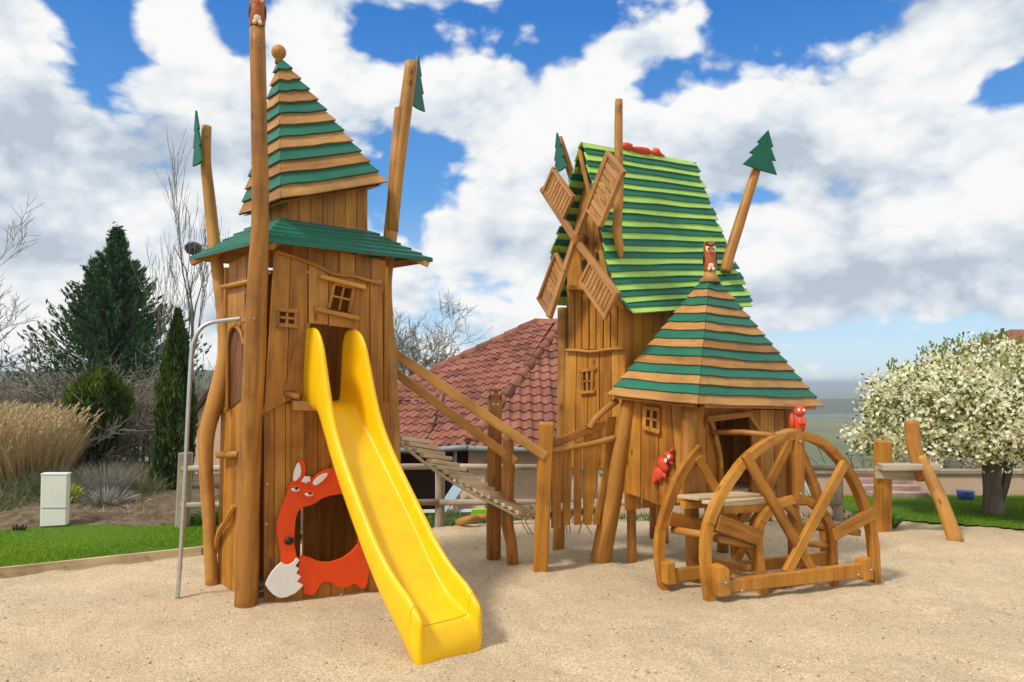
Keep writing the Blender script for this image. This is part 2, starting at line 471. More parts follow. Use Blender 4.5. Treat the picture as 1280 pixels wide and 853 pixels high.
# front cladding: upper panel in front of the darker boards, doorway for the slide, window
w = MB()
plank_wall(w, PF, (343, 300), (482, 326), (482, 366), (343, 326), 7, off=-.028, th=.02)
w.build('upper_cladding', [WOOD], tower, bevel=.003)
w = MB()
plank_wall(w, PF, (343, 313), (384, 328), (384, 490), (331, 518), 2, off=.03, th=.03, gap=.03, jag=1.2)
plank_wall(w, PF, (386, 329), (411, 339), (410, 406), (386, 404), 1, off=.03, th=.03)
plank_wall(w, PF, (412, 340), (444, 347), (443, 358), (418, 353), 1, off=.03, th=.03)
plank_wall(w, PF, (411, 388), (437, 392), (446, 411), (412, 407), 1, off=.03, th=.03)
pxp(w, PF, [(412, 340), (417, 342), (411, 388), (411.5, 400)], .03, .03)
pxp(w, PF, [(445, 348), (462, 351), (462, 513), (447, 511), (438, 391)], .03, .03)
pxp(w, PF, [(463, 351), (478, 354), (479, 517), (463, 514)], .03, .03)
pxp(w, PF, [(384, 404), (388, 404), (387, 420), (372, 489), (355, 489), (367, 440)], .045, .03)
w.build('front_cladding', [WOOD], tower, bevel=.004)
w = MB()
cols = [330, 343, 357, 364]
for a, b in zip(cols, cols[1:]): pxp(w, PF, [(a + .3, 505), (b - .3, 505), (b - .3, None), (a + .3, None)], 0, .03)
cols = [364, 380, 397, 414, 431, 448, 462]
for i, (a, b) in enumerate(zip(cols, cols[1:])):
    pxp(w, PF, [(a + .3, 503), (b - .3, 503), (b - .3, 612 if i > 1 else 629), (a + .3, 612 if i > 1 else 629)], 0, .03)
    pxp(w, PF, [(a + .3, 707), (b - .3, 707), (b - .3, None), (a + .3, None)], 0, .03)
for a, b in zip([455, 472, 488], [472, 488, 490]): pxp(w, PF, [(a + .3, 503), (b - .3, 503), (b - .3, None), (a + .3, None)], 0, .03)
w.build('lower_cladding', [WOOD], tower, bevel=.003)
# trim that waves along the top of the panel
w = MB(); w.tube(smooth_path(pline(PF, [(345, 314), (372, 323), (398, 333), (418, 343), (440, 345), (458, 350), (477, 355)], .045)), .014, 8, wob=.2)
w.build('wavy_trim', [WOOD], tower)
# side and back walls, inner deck
w = MB()
plank_wall(w, PL, (286, 330), (320, 312), (319, None), (276, None), 3, th=.03)
w.build('side_cladding', [WOOD], tower, bevel=.003)
w = MB()
for a, b, z0, z1 in ((0, .32, 0, 2.6), (.68, 1, 0, 2.6), (.32, .68, 0, 1.25)):
    for i in range(3):
        p, q = lerp(tR, tB, a + (b - a) * i / 3), lerp(tR, tB, a + (b - a) * (i + .95) / 3)
        w.prism([p + V(0, 0, z0), q + V(0, 0, z0), q + V(0, 0, z1), p + V(0, 0, z1)], (tL - tR).normalized() * .03)
for i in range(7):
    p, q = lerp(tL, tB, i / 7), lerp(tL, tB, (i + .93) / 7)
    if i == 4: q = lerp(tL, tB, (i + .8) / 7)
    w.prism([p, q, q + V(0, 0, 2.62), p + V(0, 0, 2.62)], (tF - tL).normalized() * .03)
w.build('back_cladding', [WOOD], tower)
w = MB(); e = .05
for i in range(8):
    a, b = i / 8, (i + .95) / 8
    q = [lerp(lerp(tF, tL, .04), lerp(tR, tB, .04), a), lerp(lerp(tF, tL, .04), lerp(tR, tB, .04), b), lerp(lerp(tF, tL, .96), lerp(tR, tB, .96), b), lerp(lerp(tF, tL, .96), lerp(tR, tB, .96), a)]
    w.prism([x + V(0, 0, 1.44) for x in q], V(0, 0, -.04), 0, (tL - tF).normalized())
w.build('deck', [WOOD], tower)
# windows
frame_window(PF, [(418.5, 354), (442.5, 359.5), (436.5, 391), (411.5, 385.5)], .03, tower, over=0, shade_plate=False, fw=3.4, sill=False)
m = MB()
for p, q in (((400, 346), (457, 360)), ((393, 386), (449, 398.5))):
    a, b = PF(*p, .06), PF(*q, .06); m.board(a, b, .034, .04, PF.n)
m.build('window_lintel', [WOOD], tower, bevel=.006)
frame_window(PF, [(348, 387), (370, 389), (370, 408), (347.5, 406)], .03, tower, over=3, fw=4.2, th=.022)
# block under the slide mouth
m = MB(); pxp(m, PF, [(366, 501), (396, 502), (396, 514), (366, 513)], .09, .08); m.build('slide_bracket', [TAN], tower, bevel=.004)
m = MB(); m.tube([PF(357, 492, .03), PF(368, 495, .1), PF(374, 497, .12)], [.02, .022, .018], 10); m.build('branch_stub', [LOG], tower)
m = MB(); pxp(m, PF, [(464, 512), (479, 514), (479, 520), (464, 518)], .06, .03); m.build('ledge', [WOOD], tower, bevel=.004)

# arched opening, rung, crooked branch and handle on the left wall
m = MB()
pxp(m, PL, smooth2([(286, 512), (286, 470), (286, 430), (289, 414), (294, 410), (300, 418), (303, 432), (303, 497)], 3), .012, .02)
opening_panel = m.build('opening_shade_panel', [wood('opening_shade_brown', (.07, .026, .008), (.14, .05, .014), (.24, .09, .025))], tower)  # flat dark panel; the opening's inner shade is put into its colour
m = MB(); m.tube(smooth_path(pline(PL, [(284, 515), (284.5, 470), (285, 430), (288, 413), (294, 408), (301, 416), (305, 432)], .03)), .016, 8)
m.build('arch_frame', [WOOD], tower, opening_panel)
m = MB(); pxp(m, PL, [(301, 368), (305, 366), (306, 402), (301, 404)], .08, .08); m.build('pole_cleat', [WOOD], tower, bevel=.006)
m = MB(); m.tube([PL(273, 569, .06), PL(300, 568, .03)], .028, 10, wob=.2); m.build('rung', [LOG], tower)
m = MB(); m.tube(smooth_path([PL(270, 686, .03), PL(274, 665, .04), PL(284, 650, .04), PL(292, 632, .03)]), [.022] * 13, 8, wob=.2); m.build('crooked_branch', [WOOD], tower)
m = MB(); m.tube([PL(278, 359, .03), PL(312, 352, .03)], .02, 8); m.build('rung', [WOOD], tower)

# corner posts
fm = [at(308, 752, 5.6), at(310, 650, 5.58), at(313, 560, 5.56), at(318, 450, 5.5), at(322, 340, 5.44), at(325.5, 270, 5.42), at(323.5, 150, 5.42), at(321.5, 36, 5.42)]
fm[0].z = -.05
mast = log(fm, [.088, .082, .08, .078, .072, .062, .059, .056], 14, .1).build('mast', [LOG], tower)
owl(at(321.5, 35, 5.42), .27, .058, tower, mast)
for q in ([at(317.5, 398, 5.45), at(317.5, 398, 5.385)], [at(325.5, 58, 5.4), at(325.5, 58, 5.355)]):
    m = MB(); m.tube(q, .011, 8); m.build('bolt', [BOLT], tower, mast)
lp = [at(266, 727, 6.17), at(261, 650, 6.17), at(257.5, 585, 6.17), at(259, 540, 6.18), at(271, 498, 6.2), at(281, 452, 6.22), at(281, 412, 6.24), at(276, 365, 6.28), at(268.5, 310, 6.3), at(261, 245, 6.3), at(257, 200, 6.3), at(258, 158, 6.3)]
lp[0].z = -.05
pole = log(lp, [.052, .054, .058, .066, .072, .062, .06, .056, .054, .05, .046, .042], 12, .12).build('pole', [LOG], tower)
sx = V(.62, -.78, 0).normalized()
pine_cutout(at(247.5, 206, 6.2), .45, .17, V(.72, -.69, 0).normalized(), V(-.02, -.02, 1).normalized(), .02, tower, pole, .06)
m = MB(); m.tube([at(259, 169, 6.3) + V(0, 0, 0), at(259, 169, 6.235)], .011, 8); m.build('bolt', [BOLT], tower, pole)
rp = [at(492, 735, 6.2), at(492, 640, 6.22), at(491, 560, 6.24), at(489, 500, 6.26), at(486, 440, 6.28), at(483, 395, 6.3), at(482, 350, 6.34), at(487, 305, 6.36), at(496, 220, 6.38), at(507, 135, 6.4), at(514.5, 78, 6.4)]
rp[0].z = -.05
m = log(rp, [.066, .064, .064, .062, .062, .06, .06, .06, .06, .058, .056], 12, .1)
m.tube([at(490, 290, 6.36), at(493, 215, 6.37), at(499.5, 136, 6.39)], [.055, .05, .045], 10, 0, .2, .1)
rpole = m.build('pole', [LOG], tower)
pine_cutout(at(521.5, 136, 6.5), .46, .25, V(.36, .93, 0).normalized(), V(.03, 0, 1).normalized(), .02, tower, rpole, .05)
for u, v in ((475, 352), (337, 341), (334, 605), (333, 655)):
    m = MB(); m.tube([PF(u, v, .0), PF(u, v, .066 if v < 400 else .02)], .011, 8); m.build('bolt', [BOLT], tower)

# skirt roof
sF, sR, sL = at(328, 303, 5.42), at(541, 327.5, 6.25), at(237, 325.5, 6.25)
sB = sL + sR - sF
apx = V(-1.72, 6.2, 3.02)
def skirt(mb):
    dF, dR, dL = at(352, 276, 5.82), at(462, 291, 6.3), at(318, 284, 6.33); dB = dL + dR - dF
    Lo = [sF, sR, sB, sL]; Hi = [dF, dR, dB, dL]; n = 6
    for c in range(n):
        t0, t1 = c / n, (c + 1) / n
        for i in range(4):
            a0, b0 = lerp(Lo[i], Hi[i], t0), lerp(Lo[(i + 1) % 4], Hi[(i + 1) % 4], t0)
            a1, b1 = lerp(Lo[i], Hi[i], t1 + .05), lerp(Lo[(i + 1) % 4], Hi[(i + 1) % 4], t1 + .05)
            nn = (b0 - a0).cross(a1 - a0).normalized()
            if nn.z < 0: nn = -nn
            S = 8; up = .034
            ph = rnd.uniform(0, 40); tone = rnd.uniform(-1, 1); o = (rnd.uniform(0, 9), rnd.uniform(0, 9))
            out = ((a0 + b0) / 2 - (a1 + b1) / 2); out = V(out.x, out.y, 0).normalized(); P0, P1 = [], []
            for j in range(S + 1):
                s = j / S; e = min(1, min(s, 1 - s) * 5)
                p = lerp(a0, b0, s) + out * (mnoise.noise(V(s * 2 + ph, c, i)) * .012 * e)
                P0.append(p); P1.append(lerp(a1, b1, s))
            g = (b0 - a0).normalized()
            for j in range(S):
                mb.poly([P0[j] + V(0, 0, up), P0[j + 1] + V(0, 0, up), P1[j + 1] + V(0, 0, .012), P1[j] + V(0, 0, .012)], 0, g, tone, o)
                mb.poly([P0[j] + V(0, 0, .002), P0[j + 1] + V(0, 0, .002), P0[j + 1] + V(0, 0, up), P0[j] + V(0, 0, up)], 0, g, tone, o)
    for i in range(4):
        mb.poly([Lo[i], Hi[i], Hi[(i + 1) % 4], Lo[(i + 1) % 4]], 1, (Lo[(i + 1) % 4] - Lo[i]).normalized(), 0)
m = MB(); skirt(m); skirt_ob = m.build('skirt_roof', [TEAL, LOG], tower)
# rafters under the skirt
for a, b in ((sF, sR), (sF, sL)):
    for t in (.04, .97):
        if b is sL and t < .5: continue
        m = MB(); p = lerp(a, b, t); q = lerp(p, apx, .35); m.board(p - V(0, 0, .03), V(q.x, q.y, p.z + .12), .05, .04, V(0, 0, 1))
        m.build('rafter', [LOG], tower)

# upper drum under the hat
dF, dR, dL = at(359, 281, 5.85), at(459.5, 293, 6.25), at(322, 288, 6.33); dB = dL + dR - dF
tF2, tR2, tL2 = at(359, 240, 5.85), at(459.5, 236, 6.25), at(322, 250, 6.33); tB2 = tL2 + tR2 - tF2
m = MB()
for (a, b, c, d), n in (((tF2, tR2, dR, dF), 7), ((tL2, tF2, dF, dL), 4), ((tR2, tB2, dB, dR), 4), ((tB2, tL2, dL, dB), 6)):
    inn = ((tF2 + tB2) / 2 - (a + b) / 2); inn = V(inn.x, inn.y, 0).normalized()
    for i in range(n):
        t0, t1 = i / n, (i + .965) / n
        m.prism([lerp(a, b, t0), lerp(a, b, t1), lerp(d, c, t1), lerp(d, c, t0)], inn * .03)
m.build('upper_drum', [WOOD], tower, bevel=.003)
hF, hR, hL = at(352.5, 249, 5.62), at(481, 229, 6.22), at(302, 269, 6.27); hB = hL + hR - hF
hA = at(349.5, 72, 6.1)
m = MB(); hip_roof(m, [hF, hR, hB, hL], hA, 12, [0, 1], lift=.027, wave=.015, top=.985, drop=.022)
hat = m.build('hat_roof', [TAN, TEAL], tower)
m = MB(); c = at(348.5, 65.5, 6.1); m.blob(c, .062, .062, .062, 0, 18, 12, .3); m.tube([c - V(0, 0, .1), c], .03, 10)
m.build('finial_ball', [LOG], tower, hat)

# fox panel: painted plate round the crawl hole
ring_out = [(366, 600), (361.5, 607), (357.5, 621), (351, 636), (346.5, 650), (345.5, 664), (348, 678), (350.5, 690), (352, 703), (356, 705), (361, 706.5), (367, 702), (371, 697)]
fox_head = [(366, 600), (368, 590), (371, 579), (376.5, 574), (381, 578), (382.5, 587), (381, 596), (388, 597), (391, 599), (396, 593), (404, 589), (411, 586), (420, 586), (436, 588), (455, 600), (462, 640), (464, 690), (461, 718), (459.5, 730), (456, 736), (449, 735), (444, 730), (441.5, 730.5), (436, 734), (428, 735.5), (420, 733), (413, 728), (407, 727), (401, 730.5), (397, 737.5), (393, 743), (385, 744), (379.5, 741.5), (380, 735), (371, 728)]
fox_in = [(373, 696), (380, 695), (388, 697.5), (396, 701.5), (405, 703), (415, 702.5), (428, 698), (439, 690.5), (447, 681), (451, 660), (448, 636), (440, 622), (428, 617.5), (415, 619.5), (402, 623.5), (396, 628.5), (388, 632), (378, 634.5), (372, 641), (369.5, 650), (368.5, 665), (367.5, 678), (370, 690)]
fm_ = MB()
# build the ring as two simple outlines that butt at the chin and at the right flank
upper = [(371, 697)] + ring_out[::-1] + fox_head[1:16] + [(464, 680), (447.5, 680.5)] + fox_in[9:]
# upper: chin -> up the jaw -> ears -> right flank -> back along the inner rim
pxp(fm_, PF, upper, .058, .026)
lower = [(371, 728), (374, 701)] + fox_in[:9] + [(447.5, 681), (464, 681)] + fox_head[17:-1]
pxp(fm_, PF, lower, .058, .026)
pxp(fm_, PF, [(350.5, 703), (351.5, 690), (369, 690), (372, 698), (366, 707), (357, 708)], .066, .02)
fox = fm_.build('fox_panel', [ORANGE], tower, bevel=.004)
m = MB(); pxp(m, PF, [(331.5, 731), (335, 723), (340, 715), (346, 708), (352, 703), (356, 706), (361, 706.5), (367, 703), (371, 697.5), (374.5, 700.5), (369.5, 708), (374, 711), (370.5, 717), (376.5, 721), (371.5, 727.5), (379, 731.5), (376, 736), (369, 742), (358, 747), (350, 748), (342, 744), (336, 738)], .078, .024)
m.build('tail_tip', [WHITE], tower, fox, bevel=.004)
m = MB()
pxp(m, PF, smooth_loop([(366.5, 600), (368, 588), (373, 578.5), (376.5, 586), (375.5, 595), (370, 601)], 3), .066, .012)
pxp(m, PF, smooth_loop([(391, 604.5), (395, 598.5), (403, 593), (410, 592), (405, 600), (395, 607)], 3), .066, .012)
pxp(m, PF, [(376.5, 603), (381, 595.5), (388, 596), (387.5, 603), (384, 602), (383.5, 605), (380.5, 603)], .066, .012)
m.build('ear_lining', [WHITE], tower, fox, bevel=.002)
for ex, ey, a in ((369.5, 612, .35), (386.3, 618, -.1)):
    m = MB(); c = PF(ex, ey, .072); ax = (PF(ex + 10, ey, .072) - c).normalized()
    m.blob(c, .032, .009, .017, 0, 14, 8, 0, (ax, PF.n, V(0, 0, 1)))
    ey_ = m.build('eye', [WHITE], tower, fox)
    m = MB(); c = PF(ex + 1.2, ey - 1.2, .081); m.blob(c, .012, .006, .012, 0, 10, 6, 0, (ax, PF.n, V(0, 0, 1))); m.build('pupil', [BLACK], tower, ey_)
    m = MB(); p, q = PF(ex - 6, ey - 5 + a * 2, .08), PF(ex + 6, ey - 1.5 - a * 3 - 1.5, .08); m.board(p, q, .014, .012, PF.n); m.build('eyelid', [ORANGE], tower, fox, bevel=.003)
m = MB(); c = PF(361.5, 676.5, .085); ax = PF.d; m.blob(c, .034, .022, .03, 0, 14, 9, 0, (ax, PF.n, V(0, 0, 1))); m.build('nose', [BLACK], tower, fox)

# ================================================================== YELLOW SLIDE
slide_d = V(.585, -.811, 0); s0 = PF(410, 500) ; s0 = V(s0.x, s0.y, 0)
s1 = V(-.402, 4.62, 0); slide_d = (s1 - s0).normalized(); Ls = (s1 - s0).length
side = V(-slide_d.y, slide_d.x, 0)      # towards the photo's right-hand rim
YEL, nt, b = newmat('yellow_plastic')
b.inputs['Base Color'].default_value = (.90, .50, .002, 1); b.inputs['Roughness'].default_value = .32; b.inputs['Specular IOR Level'].default_value = .4
oc = N(nt, 'ShaderNodeTexCoord'); q = noise_(nt, oc.outputs['Object'], 5, 4, .6)
rp_ = ramp(nt, [(.3, (.90, .50, .001)), (.7, (.96, .575, .004))]); nt.links.new(q, rp_.inputs[0]); nt.links.new(rp_.outputs[0], b.inputs['Base Color'])
q2 = noise_(nt, oc.outputs['Object'], 40, 4, .7); rr = N(nt, 'ShaderNodeMapRange'); rr.inputs[3].default_value = .24; rr.inputs[4].default_value = .46
nt.links.new(q2, rr.inputs[0]); nt.links.new(rr.outputs[0], b.inputs['Roughness'])
def bed(t):
    pts = [(-.06, 1.50), (.12, 1.49), (.2, 1.45), (.28, 1.36), (.9, .715), (1.2, .405), (1.32, .30), (1.42, .24), (1.52, .21), (Ls - .04, .185), (Ls + .03, .175)]
    for (a, za), (b_, zb) in zip(pts, pts[1:]):
        if t <= b_: return za + (zb - za) * (t - a) / (b_ - a)
    return pts[-1][1]
def rim(t):
    pts = [(-.06, .50), (-.03, .575), (.10, .59), (.22, .585), (.27, .56), (.33, .45), (.41, .31), (.50, .21), (.62, .165), (1.1, .16), (1.35, .18), (1.55, .165), (Ls, .12), (Ls + .03, .10)]
    for (a, za), (b_, zb) in zip(pts, pts[1:]):
        if t <= b_: return za + (zb - za) * (t - a) / (b_ - a)
    return pts[-1][1]
def halfw(t): return .142 + .048 * min(1, max(t, 0) / 1.0)
m = MB(); secs = []
ts = [-.06, -.045, -.03, .02, .08, .14, .19, .23, .27, .31, .36, .42, .48, .56, .7, .9, 1.05, 1.15, 1.25, 1.35, 1.45, 1.55, 1.62, Ls - .05, Ls]
ts = [t for t in ts if t <= Ls + .031]
for t in ts:
    z, h, hw = bed(t), rim(t), halfw(t); w_ = .055
    low = max(-.02 - .06 * max(0, min(1, (t - Ls + .2) / .15)), z - (.07 + .12 * max(0, min(1, (t - Ls + .2) / .15)) + .07 * min(1, max(0, (t - .2) / .5))))
    prof = [(-hw - w_, low), (-hw - w_ - .004, z + h * .5), (-hw - w_ + .004, z + h - .018), (-hw - w_ / 2, z + h), (-hw - .004, z + h - .018), (-hw + .004, z + h * .5), (-hw + .008, z + .016), (-hw + .03, z + .001), (0, z)]
    prof = prof + [(-x, y) for x, y in prof[-2::-1]] + [(hw * .5, low), (-hw * .5, low)]
    secs.append([s0 + slide_d * t + side * x + V(0, 0, y) for x, y in prof])
# front lip: turns down to the sand
t = Ls + .05; z = bed(t); hw = halfw(t); w_ = .055
prof = [(-hw - w_, -.08), (-hw - w_, .03), (-hw - w_, .225), (-hw - w_ / 2, .245), (-hw - .004, .225), (-hw + .005, .12), (-hw + .012, .085), (-hw + .03, .07), (0, .066)]
prof = prof + [(-x, y) for x, y in prof[-2::-1]] + [(hw * .5, -.03), (-hw * .5, -.03)]
secs.append([s0 + slide_d * (t + .012) + side * x + V(0, 0, y) for x, y in prof])
n = len(secs[0])
for s in secs: m.v += s
for i in range(len(secs) - 1):
    for k in range(n):
        k2 = (k + 1) % n
        m.f.append([i * n + k, (i + 1) * n + k, (i + 1) * n + k2, i * n + k2]); m.uv.append([(0, 0), (0, 1), (1, 1), (1, 0)]); m.m.append(0); m.t.append(0); m.sm.append(True)
CAPQ = [(0, 1, 5, 6), (1, 2, 4, 5), (2, 3, 4), (0, 6, 7, 18), (18, 7, 8), (18, 8, 17), (17, 8, 9), (17, 9, 10, 16), (16, 10, 11, 15), (15, 11, 12, 14), (14, 12, 13)]
for b0, flip in ((0, False), ((len(secs) - 1) * n, True)):
    for q in CAPQ:
        q = [b0 + i for i in q]; m.f.append(q[::-1] if flip else q); m.uv.append([(0, 0)] * len(q)); m.m.append(0); m.t.append(0); m.sm.append(True)
slide = thing('slide', 'bright yellow plastic slide coming down from the doorway of the tall tower', 'slide', (s1.x, s1.y, 0))
ch = m.build('chute', [YEL], slide, subsurf=2)

# ================================================================== STEEL SLIDING POLE beside the tower
pp = thing('grab_pole', 'slim galvanised steel pole curving over at the top into the tower side', 'pole', gnd(222, 740))
m = MB()
gp = [at(222, 741, 5.80), at(226, 690, 5.80), at(231, 600, 5.81), at(236, 500, 5.83), at(239.5, 440, 5.85), at(243, 425, 5.86), at(250, 412, 5.87), at(261, 404.5, 5.89), at(278, 401, 5.92), at(303, 398, 5.95)]
gp[0].z = -.03
m.tube(smooth_path(gp, 5), .0165, 12); m.build('pole_tube', [STEEL], pp)

# ================================================================== PLANK BRIDGE with handrails and its end posts
br = thing('plank_bridge', 'sloping plank and rope bridge with two timber handrails between the towers', 'bridge', gnd(640, 700))
n0, n1 = at(496, 545, 6.33), at(650, 643, 6.6)          # near edge, top and bottom
f0, f1 = at(531, 550, 6.62), at(680, 648, 6.9)          # far edge
m = MB(); NP = 17
def deckpt(a, b, t): p = lerp(a, b, t); p.z -= .05 * math.sin(math.pi * t); return p
for i in range(NP):
    t0, t1 = i / NP, (i + .80) / NP
    tm = (t0 + t1) / 2; a, d = deckpt(n0, n1, tm), deckpt(f0, f1, tm); e = (a - d).normalized() * .008
    m.board(a + e + V(0, 0, rnd.uniform(-.006, .006)), d - e + V(0, 0, rnd.uniform(-.006, .006)), .066, .034, V(-.12, .0, 1), tone=rnd.uniform(-1.6, 1.6))
m.build('deck', [PALE], br, bevel=.004)
for a, b, s in ((n0, n1, -1), (f0, f1, 1)):
    m = MB(); m.tube([deckpt(a, b, t / 20) + V(0, 0, -.036 + .012 * math.sin(t * 6)) for t in range(21)], .014, 8); m.build('rope', [ROPE], br)
for i in range(NP):
    for a, b in ((n0, n1), (f0, f1)):
        m = MB(); p = deckpt(a, b, (i + .4) / NP); m.blob(p + V(0, 0, .006), .017, .017, .014, 0, 8, 6, .2); m.build('rope_knot', [ROPE], br)
for a, b, w_ in ((at(486, 437, 6.28), at(682, 571, 6.47), .085), (at(489, 462, 6.66), at(645, 578, 6.75), .08)):
    m = MB(); m.board(a, b, w_, .05, V(.1, -1, 0)); m.build('handrail', [LOG], br, bevel=.012)
q = gnd(617, 698)
m = log([V(q.x, q.y, -.05), at(618, 600, 6.93), at(619, 500, 6.93)], [.070, .068, .062], 12, .06); p1 = m.build('post', [LOG], br)
owl(at(619, 507, 6.93), .15, .056, br, p1, V(.12, -1, 0))
q = gnd(641, 703)
m = log([V(q.x, q.y, -.05), at(639.5, 680, 6.76), at(634, 655, 6.76), at(634, 620, 6.76), at(636, 580, 6.76), at(635, 546, 6.76)], [.056, .05, .055, .058, .055, .045], 10, .15); m.build('post', [LOG], br)
q = gnd(675, 713)
m = MB(); b_ = at(683, 528, 6.48); m.board(V(q.x, q.y, -.05), b_, .125, .10, V(.1, -1, 0)); m.build('post', [WOOD], br, bevel=.018)

# ================================================================== LOW WALKWAY with hanging palings
wk = thing('walkway', 'low walkway with uneven upright palings and a round rail between bridge and hut', 'walkway', (.6, 6.9, 0))
PW = Plane((.27, 6.56), (.97, 6.80))
m = MB()
for i in range(6):
    y0 = i / 6
    a, b = V(.26, 6.62, .5), V(.98, 6.86, .5); o = V(-.10, .42, 0)
    m.prism([a + o * y0, b + o * y0, b + o * (y0 + .155), a + o * (y0 + .155)], V(0, 0, -.045), 0, (b - a).normalized())
m.build('deck', [PALE], wk)
for pts in ([(690, 566), (702, 564), (701.5, 660), (690, 661)], [(704.5, 562), (715, 557), (713, 657), (704, 656)], [(718.5, 555), (727, 552), (727, 656), (718, 657)],
            [(730.5, 531), (755, 527), (752, 560), (739.5, 657), (730, 656)], [(760, 522), (771, 521), (766, 560), (749, 657), (742, 656), (755, 590)]):
    m = MB(); pxp(m, PW, pts, .0, .026); m.build('paling', [WOOD], wk, bevel=.005)
m = MB(); pxp(m, PW, [(688, 552), (731, 535), (758, 526), (758, 534), (731, 545), (690, 562)], .028, .026); m.build('top_board', [WOOD], wk, bevel=.006)
m = MB(); m.tube(smooth_path(pline(PW, [(681, 564), (710, 560), (740, 555), (769, 547)], .06)), .026, 10, wob=.12); m.build('round_rail', [LOG], wk)
m = MB(); m.tube(smooth_path([PW(737, 536, .05), PW(744, 524, .05), PW(757, 512, .04), PW(771, 501, .02)]), .03, 10, wob=.2); m.build('branch_rail', [LOG], wk)
for u in (656, 661, 712, 716, 732, 735):
    m = MB(); a = PW(u, 642, -.15); m.tube(smooth_path([a, PW(u - 4, 652, -.15), PW(u - rnd.choice((3, 9, -5)), 668, -.15)]), .006, 6); m.build('rope_end', [ROPE], wk)
for u, a in ((756, (740, 562)), (764, (748, 640))):
    pass
m = MB(); m.tube([PW(742, 652, -.02), PW(752, 600, -.02), PW(768, 540, -.02)], .006, 6); m.tube([PW(752, 655, -.02), PW(762, 600, -.02), PW(772, 552, -.02)], .006, 6); m.build('rope', [ROPE], wk)

# ================================================================== WINDMILL TOWER
mill = thing('windmill', 'wooden play windmill with four slatted sails and steep green striped roof', 'windmill', (1.2, 7.2, 0))
mA, mN = V(.46, 7.44, 0), V(1.08, 6.90, 0); mdir = V(.88, .48, 0).normalized()
PM = Plane(mA, mN); PMR = Plane(mN, mN + mdir)
# front wall: smooth planks below, thin battens above a rail, gable boards up to the roof
w = MB()
plank_wall(w, PM, (707, 438), (779, 437), (782, 588), (704, 583), 5, off=0, th=.025, jag=2)
w.build('front_wall', [WOOD], mill, bevel=.003)
w = MB()
for i in range(8):
    u0 = 710 + i * 8.9; k = .6 * (i - 3)
    pxp(w, PM, [(u0 + rnd.uniform(0, .8) + k * .15, 362 + rnd.uniform(-3, 3)), (u0 + 7.7 + k * .15, 362 + rnd.uniform(-3, 3)), (u0 + 7.6, 437), (u0 + rnd.uniform(-.4, .5), 437)], .012, .022)
w.build('batten', [WOOD], mill, bevel=.004)
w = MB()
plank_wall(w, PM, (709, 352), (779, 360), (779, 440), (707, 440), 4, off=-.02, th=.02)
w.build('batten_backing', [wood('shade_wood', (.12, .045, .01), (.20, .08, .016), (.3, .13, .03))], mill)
w = MB()
for pts in ([(709, 366), (709, 338), (717, 292), (726, 246), (726, 366)], [(726.6, 366), (726.6, 243), (733.5, 216), (736, 226), (740, 244), (743, 366)],
            [(743.6, 366), (741, 250), (750, 288), (757, 326), (759, 366)], [(759.6, 366), (758, 330), (764, 347), (771, 361), (784, 384), (779, 388), (770, 366)]):
    pxp(w, PM, pts, -.002, .026)
w.build('gable_wall', [WOOD], mill, bevel=.003)
for q in ([(727, 327), (731, 325.5), (733, 330), (731.5, 338), (728.5, 342), (727, 335)], [(744, 317), (747, 316), (748, 322), (746, 326)]):
    w = MB(); pxp(w, PM, smooth_loop(q, 3), .004, .012); w.build('knot_hole_shade', [DARKFILL], mill)  # dark plate on the boards, coloured as the shade in a hole
w = MB(); w.tube(smooth_path(pline(PM, [(707, 438), (722, 438.5), (740, 440), (760, 437), (780, 436)], .03)), .016, 8, wob=.15); w.build('rail', [LOG], mill)
w = MB(); a, b = PM(710, 360, .02), PM(742, 360, .02); w.board(a, b, .05, .05, PM.n); w.build('beam', [WOOD], mill, bevel=.008)
frame_window(PM, [(726.5, 464), (740, 462), (739, 490), (728, 491)], 0, mill, over=4, fw=3.4, th=.025)
w = MB()
plank_wall(w, PMR, (780, 352), (872, 352), (872, 590), (783, 590), 8, off=0, th=.03)
w.build('side_wall', [WOOD], mill, bevel=.003)
w = MB()
bk = mA + mdir * 1.15; bk2 = mN + mdir * 1.15
for a, b in ((mA, bk), (bk, bk2)):
    for i in range(6):
        p, q = lerp(a, b, i / 6), lerp(a, b, (i + .96) / 6); w.prism([p + V(0, 0, .8), q + V(0, 0, .8), q + V(0, 0, 2.4), p + V(0, 0, 2.4)], V(.02, -.02, 0))
w.build('back_wall', [WOOD], mill)
for a, top, r in ((mA, at(704.5, 385, 7.44), .055), (mN + V(.03, .03, 0), at(781, 390, 6.95), .04), (bk + V(.05, 0, 0), bk + V(.05, 0, 2.3), .05), (V(1.57, 7.80, 0), V(1.53, 7.8, .7), .06)):
    m = log([V(a.x, a.y, -.05), lerp(V(a.x, a.y, 0), top, .5) + V(.01, 0, 0), top], [r * 1.08, r, r * .95], 12, .08); m.build('post', [LOG], mill)

